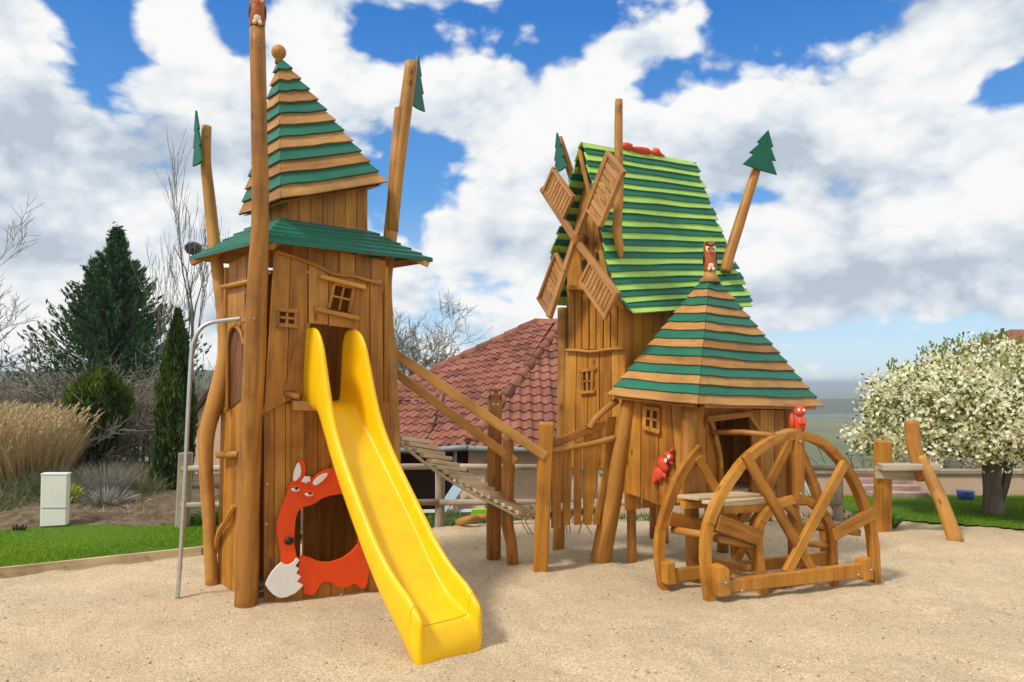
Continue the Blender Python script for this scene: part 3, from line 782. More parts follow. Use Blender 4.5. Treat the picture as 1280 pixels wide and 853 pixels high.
# roof: two flared slopes of wavy boards
def poly_at(P3, t):
    L = [0]
    for a, b in zip(P3, P3[1:]): L.append(L[-1] + (b - a).length)
    x = t * L[-1]
    for i in range(len(P3) - 1):
        if x <= L[i + 1] + 1e-9: return lerp(P3[i], P3[i + 1], (x - L[i]) / (L[i + 1] - L[i]))
    return P3[-1]
def pathY(px, Y0, Y1): 
    n = len(px) - 1; return [at(u, v, Y0 + (Y1 - Y0) * i / n) for i, (u, v) in enumerate(px)]
rf = pathY([(727, 178), (732, 195), (736.6, 218), (742, 240), (750.6, 283), (756, 313), (761, 338), (770, 365), (792, 392)], 7.0, 6.75)
rb = pathY([(868, 203), (873, 216), (880, 235), (890, 265), (902, 295), (917, 330), (923, 342), (931, 361), (941, 384)], 7.68, 7.42)
rf, rb = smooth_path(rf, 4), smooth_path(rb, 4)
lf = smooth_path(pathY([(727, 178), (720.5, 196), (714.5, 224), (707, 258), (700, 287), (692, 310), (688, 335), (690, 381)], 7.0, 7.5), 4)
dv = rb[0] - rf[0]; lb = [p + dv for p in lf]
def slope(mb, F, B, n, lift, flip):
    ph0 = rnd.uniform(0, 50)
    for c in range(n):
        t0, t1 = c / n, (c + 1) / n
        a1, b1 = poly_at(F, t1), poly_at(B, t1); a0, b0 = poly_at(F, max(t0 - .012, 0)), poly_at(B, max(t0 - .012, 0))
        nn = (b1 - a1).cross(a0 - a1).normalized() * flip
        down = (a1 - a0).normalized(); S = 14; tone = rnd.uniform(-1, 1); o = (rnd.uniform(0, 9), rnd.uniform(0, 9))
        g = (b1 - a1).normalized(); lo, lu, up, uu = [], [], [], []
        jf, jb = rnd.uniform(-.012, .02), rnd.uniform(-.03, .03)
        for j in range(S + 1):
            s = j / S
            ext = g * (-jf * (j == 0) + jb * (j == S))
            w = mnoise.noise(V(s * 3.4 + ph0 * c, c * 1.3, ph0)) * .013
            p = lerp(a1, b1, s) + down * (w + .004) + ext; q = lerp(a0, b0, s) + ext
            lo.append(p + nn * lift); lu.append(p + nn * (lift - .02)); up.append(q + nn * .004); uu.append(q - nn * .012)
        mt = c % 2
        for j in range(S):
            mb.poly([lo[j], lo[j + 1], up[j + 1], up[j]], mt, g, tone, o)
            mb.poly([lu[j], lu[j + 1], lo[j + 1], lo[j]], mt, g, tone, o)
            mb.poly([uu[j], uu[j + 1], lu[j + 1], lu[j]], mt, g, tone, o)
        for j in (0, S): mb.poly([lo[j], up[j], uu[j], lu[j]], mt, g, tone, o)
m = MB(); slope(m, rf, rb, 27, .024, 1 if (rb[0]-rf[0]).cross(rf[0]-rf[-1]).dot(V(.5, -1, .5)) > 0 else -1)
slope(m, lf, lb, 25, .024, -1 if (rb[0]-rf[0]).cross(rf[0]-rf[-1]).dot(V(.5, -1, .5)) > 0 else 1)
roof = m.build('striped_roof', [LIME, DKGREEN], mill)
# bargeboard inside the gable
m = MB()
for F, o in ((rf, V(-.02, .06, 0)), (lf, V(.03, .06, 0))):
    q = [poly_at(F, t) + o for t in (.02, .2, .4, .6, .8, .94)]
    for a, b in zip(q, q[1:]): m.board(a - V(0, 0, .03), b - V(0, 0, .03), .045, .03, PM.n)
m.build('bargeboard', [LOG], mill, roof)
# little red animal lying along the ridge
m = MB()
A, B = lerp(rf[0], rb[0], .38), lerp(rf[0], rb[0], .66); ax = (B - A).normalized(); up = V(0, 0, 1); yx = ax.cross(up)
m.blob(lerp(A, B, .45) + up * .02, .14, .05, .04, 0, 14, 8, 0, (ax, yx, up), .2); m.blob(A + up * .035, .07, .05, .045, 0, 12, 8, 0, (ax, yx, up), .2)
m.blob(B + up * .03 - ax * .03, .05, .045, .045, 0, 12, 8, 0, (ax, yx, up)); m.tube([B + up * .05 - ax * .04, B + up * .075 - ax * .06], [.022, .004], 6); m.tube([B + up * .02, B + ax * .09], [.03, .006], 6)
m.tube(smooth_path([A, A - ax * .06 + up * .03, A - ax * .1 + up * .01]), .02, 6)
m.build('ridge_figure', [RED], mill, roof)

# sails
hub = at(719, 299, 6.9); PS = Plane((hub.x, hub.y), (hub.x + .6, hub.y - .8))
sail_sets = [ # arm tip, then panel corners: inner-arm, outer-arm, outer-free, inner-free
    ((762, 190), (735, 263), (761, 193), (779, 214.5), (750, 283)),
    ((678, 236), (704, 273), (679.5, 240), (691.5, 212), (716, 247)),
    ((686.5, 397), (706, 339), (687.5, 395), (674, 374), (695, 317)),
    ((772, 369), (738, 329), (770.5, 367), (757, 397), (726, 353))]
for tip, ia, oa, of, if_ in sail_sets:
    m = MB(); hubp = PS(719, 299)
    m.board(hubp, PS(*tip), .055, .05, PS.n)
    a, b, c, d = (PS(*q, .014) for q in (ia, oa, of, if_))
    n = 9
    for i in range(n):
        t0, t1 = (i + .09) / n, (i + .91) / n
        m.prism([lerp(a, b, t0), lerp(a, b, t1), lerp(d, c, t1), lerp(d, c, t0)], -PS.n * .014)
    back = [(PS(*q, -.004)) for q in (ia, oa, of, if_)]
    for i in (.25, .75): m.board(lerp(back[0], back[1], i), lerp(back[3], back[2], i), .05, .018, PS.n)
    m.board(d + PS.n * -.004, c + PS.n * -.004, .03, .05, PS.n)
    m.board(b + (c - b) * -.06, c + (c - b) * .10, .032, .04, PS.n); m.board(a, d, .03, .035, PS.n)
    m.build('sail', [WOODIN], mill, bevel=.004)
m = MB(); p = PS(719, 299, .05); q = PM(731, 300, -.1)
m.tube([p, q], [.035, .06], 12); m.build('axle', [LOG], mill)
# masts standing on the roof edge
m = log([at(776.5, 323, 6.84), at(774.5, 308, 6.83), at(771.5, 285, 6.82), at(774, 235, 6.82), at(773, 180, 6.81), at(773.5, 125, 6.8)], [.012, .04, .046, .042, .040, .037], 12, .08)
ms = m.build('mast', [LOG], mill)
m = MB(); m.tube([at(773, 296, 6.83), at(776, 297, 7.05)], .018, 8); m.tube([at(773.5, 137, 6.8), at(773.5, 137, 6.75)], .009, 8); m.build('bracket', [BOLT], mill, ms)
m = log([at(762, 385, 7.95), at(738, 300, 7.95), at(717, 228, 7.95), at(699, 172, 7.95)], [.05, .046, .042, .036], 10, .08); ms = m.build('leaning_pole', [LOG], mill)
pine_cutout(at(700.5, 214, 7.86), .40, .24, V(.42, -.9, 0).normalized(), V(-.08, 0, 1).normalized(), .022, mill, ms)
m = log([at(907, 340, 7.34), at(912, 318, 7.35), at(924, 280, 7.38), at(936, 242, 7.42), at(947, 206, 7.45)], [.058, .056, .054, .05, .046], 12, .06); ms = m.build('leaning_pole', [LOG], mill)
pine_cutout(at(949.5, 213, 7.38), .41, .345, V(1, .2, 0).normalized(), V(.0, 0, 1), .022, mill, ms, -.24)
m = MB(); m.tube([at(909, 332, 7.34), at(909, 332, 7.52)], .02, 8); m.build('bracket', [BOLT], mill, ms)

# ================================================================== SMALL HUT
hut = thing('hut', 'small wooden play hut on posts under a green and tan banded pyramid roof', 'play hut', (1.7, 6.8, 0))
HF, HL, HR = V(1.53, 6.30, 0), V(1.01, 6.74, 0), V(2.60, 6.95, 0); HB = HL + HR - HF
PHL, PHR = Plane(HF, HL), Plane(HF, HR)
w = MB()
for pts in ([(781, 500), (801, 502), (800, 622), (778.5, 616)], [(801.6, 502), (823, 504), (822, 632), (800.6, 622)], [(823.6, 504), (838, 505), (842, 560), (845, 630), (822.6, 632)], [(838.6, 505), (853, 506), (852, 560), (862, 627), (845.6, 630), (842.6, 560)]):
    pxp(w, PHL, pts, .0, .03)
w.build('side_wall', [WOOD], hut, bevel=.006)
w = MB()
for pts in ([(866, 508), (882, 510), (884, 634), (868, 634)], [(882.6, 510), (891, 511), (896, 540), (902, 575), (900, 632), (884.6, 634)],
            [(937, 512), (950, 512), (950, 628), (938, 629), (942, 570)], [(950.6, 512), (968, 512), (968, 627), (950.6, 628)], [(968.6, 512), (986, 512), (986, 626), (968.6, 627)], [(884, 508), (940, 508), (938, 519), (886, 522)]):
    pxp(w, PHR, pts, .0, .03)
w.build('door_wall', [WOOD], hut, bevel=.006)
w = MB()
for a, b in ((HL, HB), (HB, HR)):
    for i in range(6):
        p, q = lerp(a, b, (i + .03) / 6), lerp(a, b, (i + .97) / 6); w.prism([p + V(0, 0, .5), q + V(0, 0, .5), q + V(0, 0, 1.52), p + V(0, 0, 1.52)], V(.0, -.025, 0))
w.build('back_wall', [WOOD], hut)
m = MB()
for i in range(6):
    t0, t1 = .07 + .86 * i / 6, .07 + .86 * (i + .95) / 6
    q = [lerp(lerp(HF, HL, .05), lerp(HR, HB, .05), t0), lerp(lerp(HF, HL, .05), lerp(HR, HB, .05), t1), lerp(lerp(HF, HL, .95), lerp(HR, HB, .95), t1), lerp(lerp(HF, HL, .95), lerp(HR, HB, .95), t0)]
    m.prism([x + V(0, 0, .70) for x in q], V(0, 0, -.04), 0, (HL - HF).normalized())
m.build('floor', [PALE], hut)
frame_window(PHL, [(805.5, 510), (823, 512), (822.5, 540), (804.5, 535)], 0, hut, over=1.5, fw=4.4, th=.03)
m = MB()
a, b = PHR(884, 524, .04), PHR(939, 517, .04); m.board(a, b, .055, .04, PHR.n)
q = smooth_path(pline(PHR, [(888, 525), (894, 545), (900, 572), (901, 600), (899, 628)], .02))
for s in range(0, len(q) - 1, 2): m.board(q[s], q[min(s + 2, len(q) - 1)], .045, .03, PHR.n)
m.board(PHR(937, 520, .03), PHR(949, 538, .03), .04, .03, PHR.n)
m.build('door_frame', [WOOD], hut, bevel=.006)
def hutpost(pts, r):
    pts[0].z = -.05; log(pts, r, 12, .1).build('post', [LOG], hut)
g_ = gnd(864, 716)
hutpost([V(HF.x, HF.y - .02, 0), at(864, 640, 6.27), at(861, 580, 6.26), at(862, 508, 6.26)], [.066, .062, .068, .068])
g_ = gnd(750, 701)
hutpost([g_, at(757, 665, 6.84), at(767, 615, 6.79), at(776, 560, 6.75), at(787, 500, 6.72)], [.095, .092, .082, .075, .07])
hutpost([V(HR.x + .02, HR.y, 0), V(HR.x + .01, HR.y, .8), V(HR.x - .02, HR.y, 1.5)], [.06, .055, .055])
hutpost([V(HB.x, HB.y, 0), V(HB.x, HB.y, .8), V(HB.x, HB.y, 1.5)], [.06, .055, .055])
RF, RL, RR = at(872, 506, 5.98), at(761, 494.5, 6.72), at(1028, 509, 6.86); RB = RL + RR - RF
ap = at(887.5, 340, 6.78)
m = MB(); hip_roof(m, [RF, RR, RB, RL], ap, 15, [0, 1], lift=.022, wave=.014, top=.985, drop=.017)
hr = m.build('banded_roof', [TAN, TEAL], hut)
for a, b in ((RF, RR), (RF, RL)):
    m = MB(); p, q = lerp(lerp(a, b, .03), ap, .05), lerp(lerp(a, b, .97), ap, .05); m.board(p - V(0, 0, .06), q - V(0, 0, .06), .05, .05, V(0, 0, 1))
    m.build('rafter', [LOG], hut)
m = MB(); m.tube([ap - V(0, 0, .10), ap - V(0, 0, .03), ap + V(0, 0, .012)], [.10, .06, .045], 12); m.build('roof_cap', [TAN], hut, hr)
owl(ap, .265, .058, hut, hr, V(-.05, -1, 0))
# red squirrel plate on the side wall
m = MB()
for c, rx, rz, rot in (((823, 593), .072, .07, .5), ((829, 581), .06, .075, -.6), ((836.5, 571), .055, .045, .8), ((818.5, 600), .03, .04, 0)):
    p = PHL(*c, .025); ca, sa = math.cos(rot), math.sin(rot); X = PHL.d * ca + V(0, 0, sa); Z = V(0, 0, ca) - PHL.d * sa
    m.blob(p, rx * .8, .03, rz * .95, 0, 14, 9, 0, (X, PHL.n, Z), .25)
for a, b in (((838, 566), (842, 560)), ((834, 568), (829, 567)), ((838, 577), (842, 581)), ((830, 592), (832, 600)), ((826, 576), (825, 570))):
    m.tube([PHL(*a, .03), PHL(*b, .03)], [.02, .009], 7)
sq = m.build('squirrel_figure', [RED], hut)
m = MB()
for c in ((836, 571.5), (832, 576)): m.blob(PHL(*c, .064), .016, .008, .019, 0, 8, 6, 0, (PHL.d, PHL.n, V(0, 0, 1)))
m.build('eye_patch', [WHITE], hut, sq)

# ================================================================== WATER WHEEL CLIMBING FRAME
wh = thing('water_wheel', 'wooden water wheel climbing frame with crossed spokes standing on the sand', 'climbing frame', (2.1, 6.1, 0))
PA = Plane((1.62, 5.74), (3.05, 6.24)); PBk = Plane((1.27, 6.08), (2.70, 6.58))
def arc_boards(P, px, w, th, off, nb, name, mat, parent=None, k=4):
    path = smooth_path([P(u, v, off) if v else P.z(u, -.03, off) for u, v in px], k); mb = MB(); M = len(path)
    tn = []
    for i in range(M):
        d = (path[min(i + 1, M - 1)] - path[max(i - 1, 0)]).normalized(); tn.append(d.cross(P.n).normalized())
    for b in range(nb):
        i0, i1 = round(b * (M - 1) / nb), round((b + 1) * (M - 1) / nb); e = P.n * (.004 if b % 2 else -.004)
        g = (path[i1] - path[i0]).normalized()
        pts = [path[i] + tn[i] * w / 2 + e for i in range(i0, i1 + 1)] + [path[i] - tn[i] * w / 2 + e for i in range(i1, i0 - 1, -1)]
        # as quads so that concave outlines stay clean
        o = (rnd.uniform(0, 9), rnd.uniform(0, 9)); t_ = rnd.uniform(-1, 1); n = i1 - i0 + 1; D = -P.n * th
        for i in range(n - 1):
            A, B = pts[i], pts[i + 1]; Cc, Dd = pts[2 * n - 2 - i], pts[2 * n - 1 - i]
            mb.poly([A, B, Cc, Dd], 0, g, t_, o); mb.poly([A + D, Dd + D, Cc + D, B + D], 0, g, t_, o)
            mb.poly([B, A, A + D, B + D], 0, g, t_, o); mb.poly([Dd, Cc, Cc + D, Dd + D], 0, g, t_, o)
        for A, B in ((pts[0], pts[-1]), (pts[n], pts[n - 1])): mb.poly([A, B, B + D, A + D], 0, g, t_, o)
    return mb.build(name, [mat], wh, parent)
def wboard(P, a, b, w, off=0.0, th=.045, name='spoke', parent=None, mat=None):
    m = MB(); m.board(P2(P, a, off), P2(P, b, off), w, th, P.n); return m.build(name, [mat or WOOD], wh, parent, bevel=.006)
fr = arc_boards(PA, [(891.5, None), (885.5, 700), (889.5, 655), (904, 620), (925, 588), (952, 562), (985, 546), (1015, 547), (1043, 564), (1068, 596), (1087, 640), (1095, 680), (1097.5, None)], .066, .075, .03, 6, 'wheel_rim', WOOD)
arc_boards(PA, [(958, None), (950.5, 685), (955, 652), (972, 633.5), (995, 625), (1015, 628), (1033, 645), (1042, 672), (1044, None)], .06, .06, .02, 4, 'inner_rim', WOOD)
wboard(PA, (931, 568), (1016, 715), .075, .035); wboard(PA, (1056, 578), (983, 716), .075, .05); wboard(PA, (896, 653), (950, 673), .125, .02)
wboard(PA, (1092, 641), (1040, 669), .10, .02); wboard(PA, (998.5, 544), (998, 625), .085, .02, .05, 'upright')
m = MB(); pxp(m, PA, [(908, 726), (1082, 704), (1082, 722.5), (908, 742)], .10, .055); m.build('base_beam', [WOOD], wh, bevel=.008)
m = MB(); pxp(m, PA, [(897, 709), (906, 707), (913, 713), (914, 745), (900, 747)], .115, .10); m.build('end_block', [WOOD], wh, bevel=.008)
m = MB(); pxp(m, PA, [(1080, 701), (1088, 697), (1092, 700), (1092.5, 725), (1080, 726)], .115, .10); m.build('end_block', [WOOD], wh, bevel=.008)
for a, b in (((894, 673), (947, 684)), ((1008, 678), (1041, 683))):
    m = MB(); m.tube([PA(*a, -.03), PA(*b, -.03)], [.032, .03], 10, wob=.15); m.build('rung', [LOG], wh)
arc_boards(PBk, [(833, None), (827, 690), (832, 650), (845, 612), (861, 583), (879, 560)], .07, .07, .02, 3, 'back_rim', WOOD)
arc_boards(PBk, [(1000, 558), (1012, 585), (1022, 612), (1030, 640), (1036, 675), (1037, None)], .07, .07, .02, 3, 'back_rim', WOOD)
arc_boards(PBk, [(929, None), (921, 680), (927, 651), (945, 633), (968, 627), (988, 635), (1001, 660), (1006, None)], .06, .055, .02, 4, 'inner_rim', WOOD)
wboard(PBk, (836, 648), (920, 668), .115, .02); wboard(PBk, (872, 572), (925, 664), .07, .02); wboard(PBk, (990, 548), (958, 612), .07, .02); wboard(PBk, (965, 612), (912, 716), .07, .03); wboard(PBk, (905, 640), (950, 712), .05, .04)
m = MB(); pxp(m, PBk, [(836, 713), (1036, 690), (1036, 706), (836, 729)], .09, .05); m.build('base_beam', [WOOD], wh, bevel=.008)
m = MB(); pxp(m, PBk, [(833, 705), (844, 703), (846, 731), (834, 732)], .1, .09); m.build('end_block', [WOOD], wh, bevel=.008)
for u, v, o in ((936, 577, .05), (1050, 588, .065), (1012, 708, .05), (988, 706, .065), (899, 655, .04), (944, 671, .04), (1086, 645, .04), (1045, 667, .04), (998, 552, .065), (998, 617, .065), (925, 738, .115), (1070, 718, .115), (905, 728, .13), (1086, 712, .13)):
    m = MB(); p = PA(u, v, o - .035); m.tube([p, p + PA.n * .036], .011, 8); m.build('bolt', [BOLT], wh)
# seat boards and step between the two frames
def span(u0, u1, z, t0, t1, name, mat, th=.035):
    a, b = PA.z(u0, z), PA.z(u1, z); off = V(-.35, .34, 0)
    m = MB(); m.prism([a + off * t0, b + off * t0, b + off * t1, a + off * t1], V(0, 0, -th), 0, (b - a).normalized()); return m.build(name, [mat], wh, bevel=.006)
span(912, 992, .715, .10, .50, 'seat_board', PALE, .028); span(912, 992, .735, .56, .98, 'seat_board', PALE, .028)
span(912, 992, .687, .1, .2, 'seat_bearer', WOOD, .06); span(912, 992, .687, .8, .9, 'seat_bearer', WOOD, .06)
span(950, 1030, .12, .2, .5, 'step_board', PALE)
m = MB(); m.tube([PHR(887, 541, .05), lerp(PHR(887, 541, .05), PA(970, 545, -.02), .5) + V(0, 0, .015), PA(970, 545, -.02)], [.022, .024, .026], 10, wob=.15); m.build('handrail_log', [LOG], wh)
m = MB(); m.tube([PA(968, 545, -.02), PA(985, 540.5, -.01), PA(1000, 540, 0)], [.03, .034, .03], 10, wob=.15); m.build('handrail_log', [LOG], wh)
for u, z in ((905, .45), (1075, .4), (940, .2)):
    m = MB(); a = PA.z(u, z, -.04); m.tube([a, a + V(-.33, .32, 0)], .03, 10, wob=.12); m.build('rung', [LOG], wh)
# red animal on the top of the wheel
m = MB(); c = PA(1000, 540, -.02)
m.blob(c + V(0, 0, .06), .045, .045, .075, 0, 14, 9); m.blob(c + V(0, 0, .165), .048, .045, .045, 0, 14, 9)
for s in (-1, 1): m.tube([c + V(s * .028, 0, .19), c + V(s * .036, 0, .225)], [.018, .006], 7); m.tube([c + V(s * .03, -.03, .1), c + V(s * .01, -.06, .06)], .014, 6)
m.blob(c + V(-.055, .02, .08), .022, .03, .07, 0, 10, 7)
sq = m.build('squirrel_figure', [RED], wh)
m = MB()
for s in (-1, 1): m.blob(c + V(s * .02, -.04, .175), .011, .008, .014, 0, 8, 6)
m.build('eye_patch', [WHITE], wh, sq)

# ================================================================== SMALL TRESTLE at the right
ts = thing('trestle', 'two short stout posts and a leaning log carrying a worn plank, by the right lawn', 'trestle', gnd(1150, 668))
q = gnd(1103, 664)
m = MB(); m.board(V(q.x, q.y, -.05), at(1103.5, 551, 8.24), .145, .14, V(.1, -1, 0)); m.build('post', [WOOD], ts, bevel=.015)
m = log([at(1154, 600, 8.1), at(1147, 575, 8.1), at(1141, 550, 8.1), at(1139.5, 526, 8.1)], [.07, .075, .075, .07], 12, .08); m.build('post', [LOG], ts)
q = gnd(1196, 677)
m = log([V(q.x, q.y, -.04), at(1178, 630, 7.88), at(1163, 597, 8.0), at(1150, 570, 8.07)], [.075, .07, .066, .06], 12, .08); m.build('leaning_log', [LOG], ts)
m = MB(); m.board(at(1100, 584, 8.12), at(1172, 583, 8.05), .07, .16, V(0, -1, .0)); m.build('plank', [GREY], ts, bevel=.01)
m = MB(); m.board(at(1094, 591, 8.2), at(1160, 594, 8.12), .13, .05, V(0, -1, 0)); m.build('crosspiece', [GREY], ts, bevel=.01)

# ================================================================== SETTING: terrain, sand, lawns
def sst(a, b, x):
    t = np.clip((x - a) / (b - a), 0, 1); return t * t * (3 - 2 * t)
def lin_kerb(Y):   # x of the left lawn kerb at depth Y
    return -4.40 + (Y - 6.35) * (1.43 / .84)
def terrain(X, Y):
    z = -.06 - 1.75 * sst(9.3, 12.3, Y) * sst(-3.6, -2.6, X)
    z = z - 1.2 * sst(15, 24, Y) * (1 - sst(-3.6, -2.6, X))
    D = np.sqrt(X * X + Y * Y)
    z = z - 4 * sst(24, 80, D) - 30 * sst(80, 700, D)
    z = z + sst(120, 400, D) * (np.sin(X / 71) * 1.6 + np.sin(Y / 93 + X / 160) * 2.0)
    return z
def grid_sheet(name, xs, ys, zf, mat, keep=None):
    X, Y = np.meshgrid(xs, ys); Z = zf(X, Y); nx = len(xs)
    v = np.stack([X.ravel(), Y.ravel(), Z.ravel()], 1)
    i, j = np.meshgrid(np.arange(len(xs) - 1), np.arange(len(ys) - 1)); a = (j * nx + i).ravel()
    f = np.stack([a, a + 1, a + nx + 1, a + nx], 1)
    if keep is not None:
        c = v[f].mean(1); f = f[keep(c[:, 0], c[:, 1])]
        u, inv = np.unique(f, return_inverse=True); v = v[u]; f = inv.reshape(f.shape)
    return np_mesh(name, v, f, mat, smooth=True)

def groundmat(name, stops, scale, detail=8, bump_s=.5, bump_d=.02, rough=.95, second=None, voro=0):
    m, nt, b = newmat(name); L = nt.links.new
    oc = N(nt, 'ShaderNodeTexCoord'); v = oc.outputs['Object']
    n1 = noise_(nt, v, scale, detail, .7)
    h = n1
    if voro:
        vo = N(nt, 'ShaderNodeTexVoronoi'); vo.inputs['Scale'].default_value = voro; L(v, vo.inputs['Vector'])
        sep = N(nt, 'ShaderNodeSeparateColor'); L(vo.outputs['Color'], sep.inputs[0])
        n1 = math_(nt, 'ADD', math_(nt, 'MULTIPLY', n1, .45), math_(nt, 'MULTIPLY', sep.outputs[0], .55))
        h = math_(nt, 'ADD', math_(nt, 'MULTIPLY', h, .6), math_(nt, 'MULTIPLY', vo.outputs['Distance'], -.9))
    rp = ramp(nt, stops); L(n1, rp.inputs[0]); col = rp.outputs[0]
    if second:
        n2 = noise_(nt, v, second[0], 5, .6); r2 = ramp(nt, [(.36, second[1]), (.64, second[2])]); L(n2, r2.inputs[0])
        col = mixc(nt, 1.0, col, r2.outputs[0], 'MULTIPLY')
    L(col, b.inputs['Base Color']); b.inputs['Roughness'].default_value = rough; b.inputs['Specular IOR Level'].default_value = .15
    bump(nt, b, h, bump_s, bump_d); return m
FIELD = groundmat('field_ground', [(.3, (.10, .125, .075)), (.5, (.16, .18, .11)), (.7, (.25, .23, .16))], .02, 8, .2, .3, second=(.006, (.7, .8, .7), (1.2, 1.1, 1.0)))
SAND = groundmat('pea_gravel', [(.10, (.37, .275, .165)), (.38, (.51, .39, .24)), (.62, (.60, .473, .308)), (.9, (.75, .635, .46))], 70, 6, .5, .009, second=(1.3, (.88, .87, .86), (1.05, 1.04, 1.03)), voro=105)
LAWN = groundmat('lawn_soil', [(.3, (.05, .12, .006)), (.7, (.10, .20, .012))], 30, 6, .5, .01)
SOIL = groundmat('bed_soil', [(.25, (.06, .045, .025)), (.5, (.15, .11, .065)), (.75, (.30, .235, .15))], 9, 10, .8, .05)

xs = np.unique(np.concatenate([-np.geomspace(9000, 16, 40), np.linspace(-16, 16, 49), np.geomspace(16, 9000, 40)]))
ys = np.unique(np.concatenate([np.linspace(-60, -4, 8), np.linspace(-4, 30, 60), np.geomspace(30, 9000, 60)]))
struct(grid_sheet('ground', xs, ys, terrain, [FIELD]))
def sandz(X, Y):
    r = np.zeros(X.shape)
    for fx, fy, p, a in ((3.1, 4.3, .3, .006), (7.3, 5.1, 1.9, .004), (1.1, 1.7, 4.0, .013), (9.7, 8.3, 2.2, .005), (13.1, 17.7, .7, .0028), (23.0, 15.0, 2.7, .002)):
        r += a * np.sin(fx * X + 1.3 * np.sin(fy * .6 * Y + p)) * np.sin(fy * Y + 1.1 * np.sin(fx * .7 * X) + p)
    g = nrg.normal(0, 1, X.shape)
    for _ in range(2): g = (g + np.roll(g, 1, 0) + np.roll(g, 1, 1) + np.roll(g, -1, 0) + np.roll(g, -1, 1)) / 5
    f_ = np.random.default_rng(5)
    for k in range(260):
        fx, fy = f_.uniform(-5, 6), 3.6 + 5 * f_.uniform() ** 1.3; a = f_.uniform(0, 6.3); dx, dy = X - fx, Y - fy; p, q = dx * np.cos(a) + dy * np.sin(a), dy * np.cos(a) - dx * np.sin(a)
        e = (p / .15) ** 2 + (q / .07) ** 2; r += f_.uniform(.4, 1) * (-.014 * np.exp(-e) + .006 * np.exp(-(np.sqrt(e) - 1.5) ** 2 * 3))
    return r + g * .004 - .006
xs = np.arange(-13, 13.01, .045); ys = np.arange(1.5, 9.45, .04)
struct(grid_sheet('sand', xs, ys, sandz, [SAND], keep=lambda x, y: (y < 8.95 + .12 * np.sin(x * 2.1) - .35 * np.clip(x - 2.5, 0, 9) * 0) & ((x > lin_kerb(y) - .1) | (y < 3.0))))
# left lawn with timber edging, right lawn
kA, kB, kC = V(lin_kerb(3.4), 3.4, 0), V(-2.97, 7.19, 0), V(-2.35, 8.15, 0)
def lawn_left(x, y): return (x < lin_kerb(y) - .03) & (y < 8.42 + .16 * np.sin(x * 1.4) + .10 * np.sin(x * 3.7 + 1)) & (y > 3.4) & (x > -12) & (x < -2.55)
def lawn_right(x, y):
    edge = 9.0 - .62 * np.clip(x - 4.55, 0, 20) + .05 * np.sin(x * 5)
    return (y > edge) & (y < 11.6) & (x > 4.3 - .12 * (y - 9.0)) & (x < 13)
xs = np.arange(-12, -2, .08); ys = np.arange(3.4, 9, .08)
struct(grid_sheet('lawn', xs, ys, lambda X, Y: .035 + .012 * np.sin(X * 1.7) * np.sin(Y * 2.1), [LAWN], keep=lawn_left))
xs = np.arange(4, 13, .08); ys = np.arange(4.5, 11.6, .08)
struct(grid_sheet('lawn', xs, ys, lambda X, Y: .02 + .012 * np.sin(X * 1.7) * np.sin(Y * 2.1) - .12 * sst(9.6, 11.6, Y), [LAWN], keep=lawn_right))
xs = np.arange(-13, -2.3, .12); ys = np.arange(8.1, 14.5, .12)
struct(grid_sheet('garden_bed', xs, ys, lambda X, Y: -.02 + .16 * sst(8.3, 10.2, Y) + .03 * np.sin(X * 3) * np.sin(Y * 2.3) + .17 * np.exp(-((X + 4.9) ** 2 * .7 + (Y - 9.0) ** 2 * 2.5)) - 1.2 * sst(11, 14.5, Y) * sst(-4.2, -2.6, X), [SOIL]))
m = MB()
for p, q in ((kA, lerp(kA, kB, .5)), (lerp(kA, kB, .5), kB), (kB, kC)):
    d = (q - p).normalized(); m.board(p + d * .004 + V(0, 0, .015), q - d * .004 + V(0, 0, .015), .03, .13, V(0, 0, 1))
kb = m.build('lawn_edging', [PALE], None, bevel=.004); tag(kb, 'low timber edging board along the left lawn', 'edging')

# grass blades
GRASS = leafmat('grass_blades', [(0, (.10, .19, .003)), (.5, (.20, .35, .006)), (1, (.36, .45, .03))], .35, .55)
WEED = leafmat('weed_blades', [(0, (.04, .10, .01)), (.5, (.09, .20, .02)), (1, (.24, .30, .07))], .35, .6)
def ribbons(base, dirs, length, width, droop, seg=2, lean=None):
    """tapered bending blades; arrays in, quads out"""
    n = len(base); up = np.tile([0, 0, 1.0], (n, 1)); side = np.cross(dirs, up)
    sl = np.linalg.norm(side, axis=1, keepdims=True)
    rs = nrg.normal(0, 1, (n, 3)); side = np.where(sl > .15, side, np.cross(dirs, rs)); side /= np.linalg.norm(side, axis=1, keepdims=True)
    a = nrg.uniform(0, 2 * np.pi, (n, 1)); side = side * np.cos(a) + np.cross(dirs, side) * np.sin(a)
    P, W = [], []
    for k in range(seg + 1):
        t = k / seg
        p = base + dirs * (length * t)[:, None]; p[:, 2] -= droop * length * t * t
        P.append(p); W.append((width * (1 - .85 * t))[:, None])
    v = np.empty((n, (seg + 1) * 2, 3))
    for k in range(seg + 1): v[:, 2 * k] = P[k] - side * W[k] / 2; v[:, 2 * k + 1] = P[k] + side * W[k] / 2
    o = (np.arange(n) * (seg + 1) * 2)[:, None, None]
    q = np.array([[2 * k, 2 * k + 1, 2 * k + 3, 2 * k + 2] for k in range(seg)])[None]
    return v.reshape(-1, 3), (o + q).reshape(-1, 4)
def rand_dirs(n, spread, up=1.0):
    d = nrg.normal(0, spread, (n, 3)); d[:, 2] = np.abs(d[:, 2]) * .4 + up; return d / np.linalg.norm(d, axis=1, keepdims=True)
def merge(parts):
    vs, fs, ts, o = [], [], [], 0
    for v, f, t in parts: vs.append(v); fs.append(f + o); ts.append(t); o += len(v)
    return np.concatenate(vs), np.concatenate(fs), np.concatenate(ts)
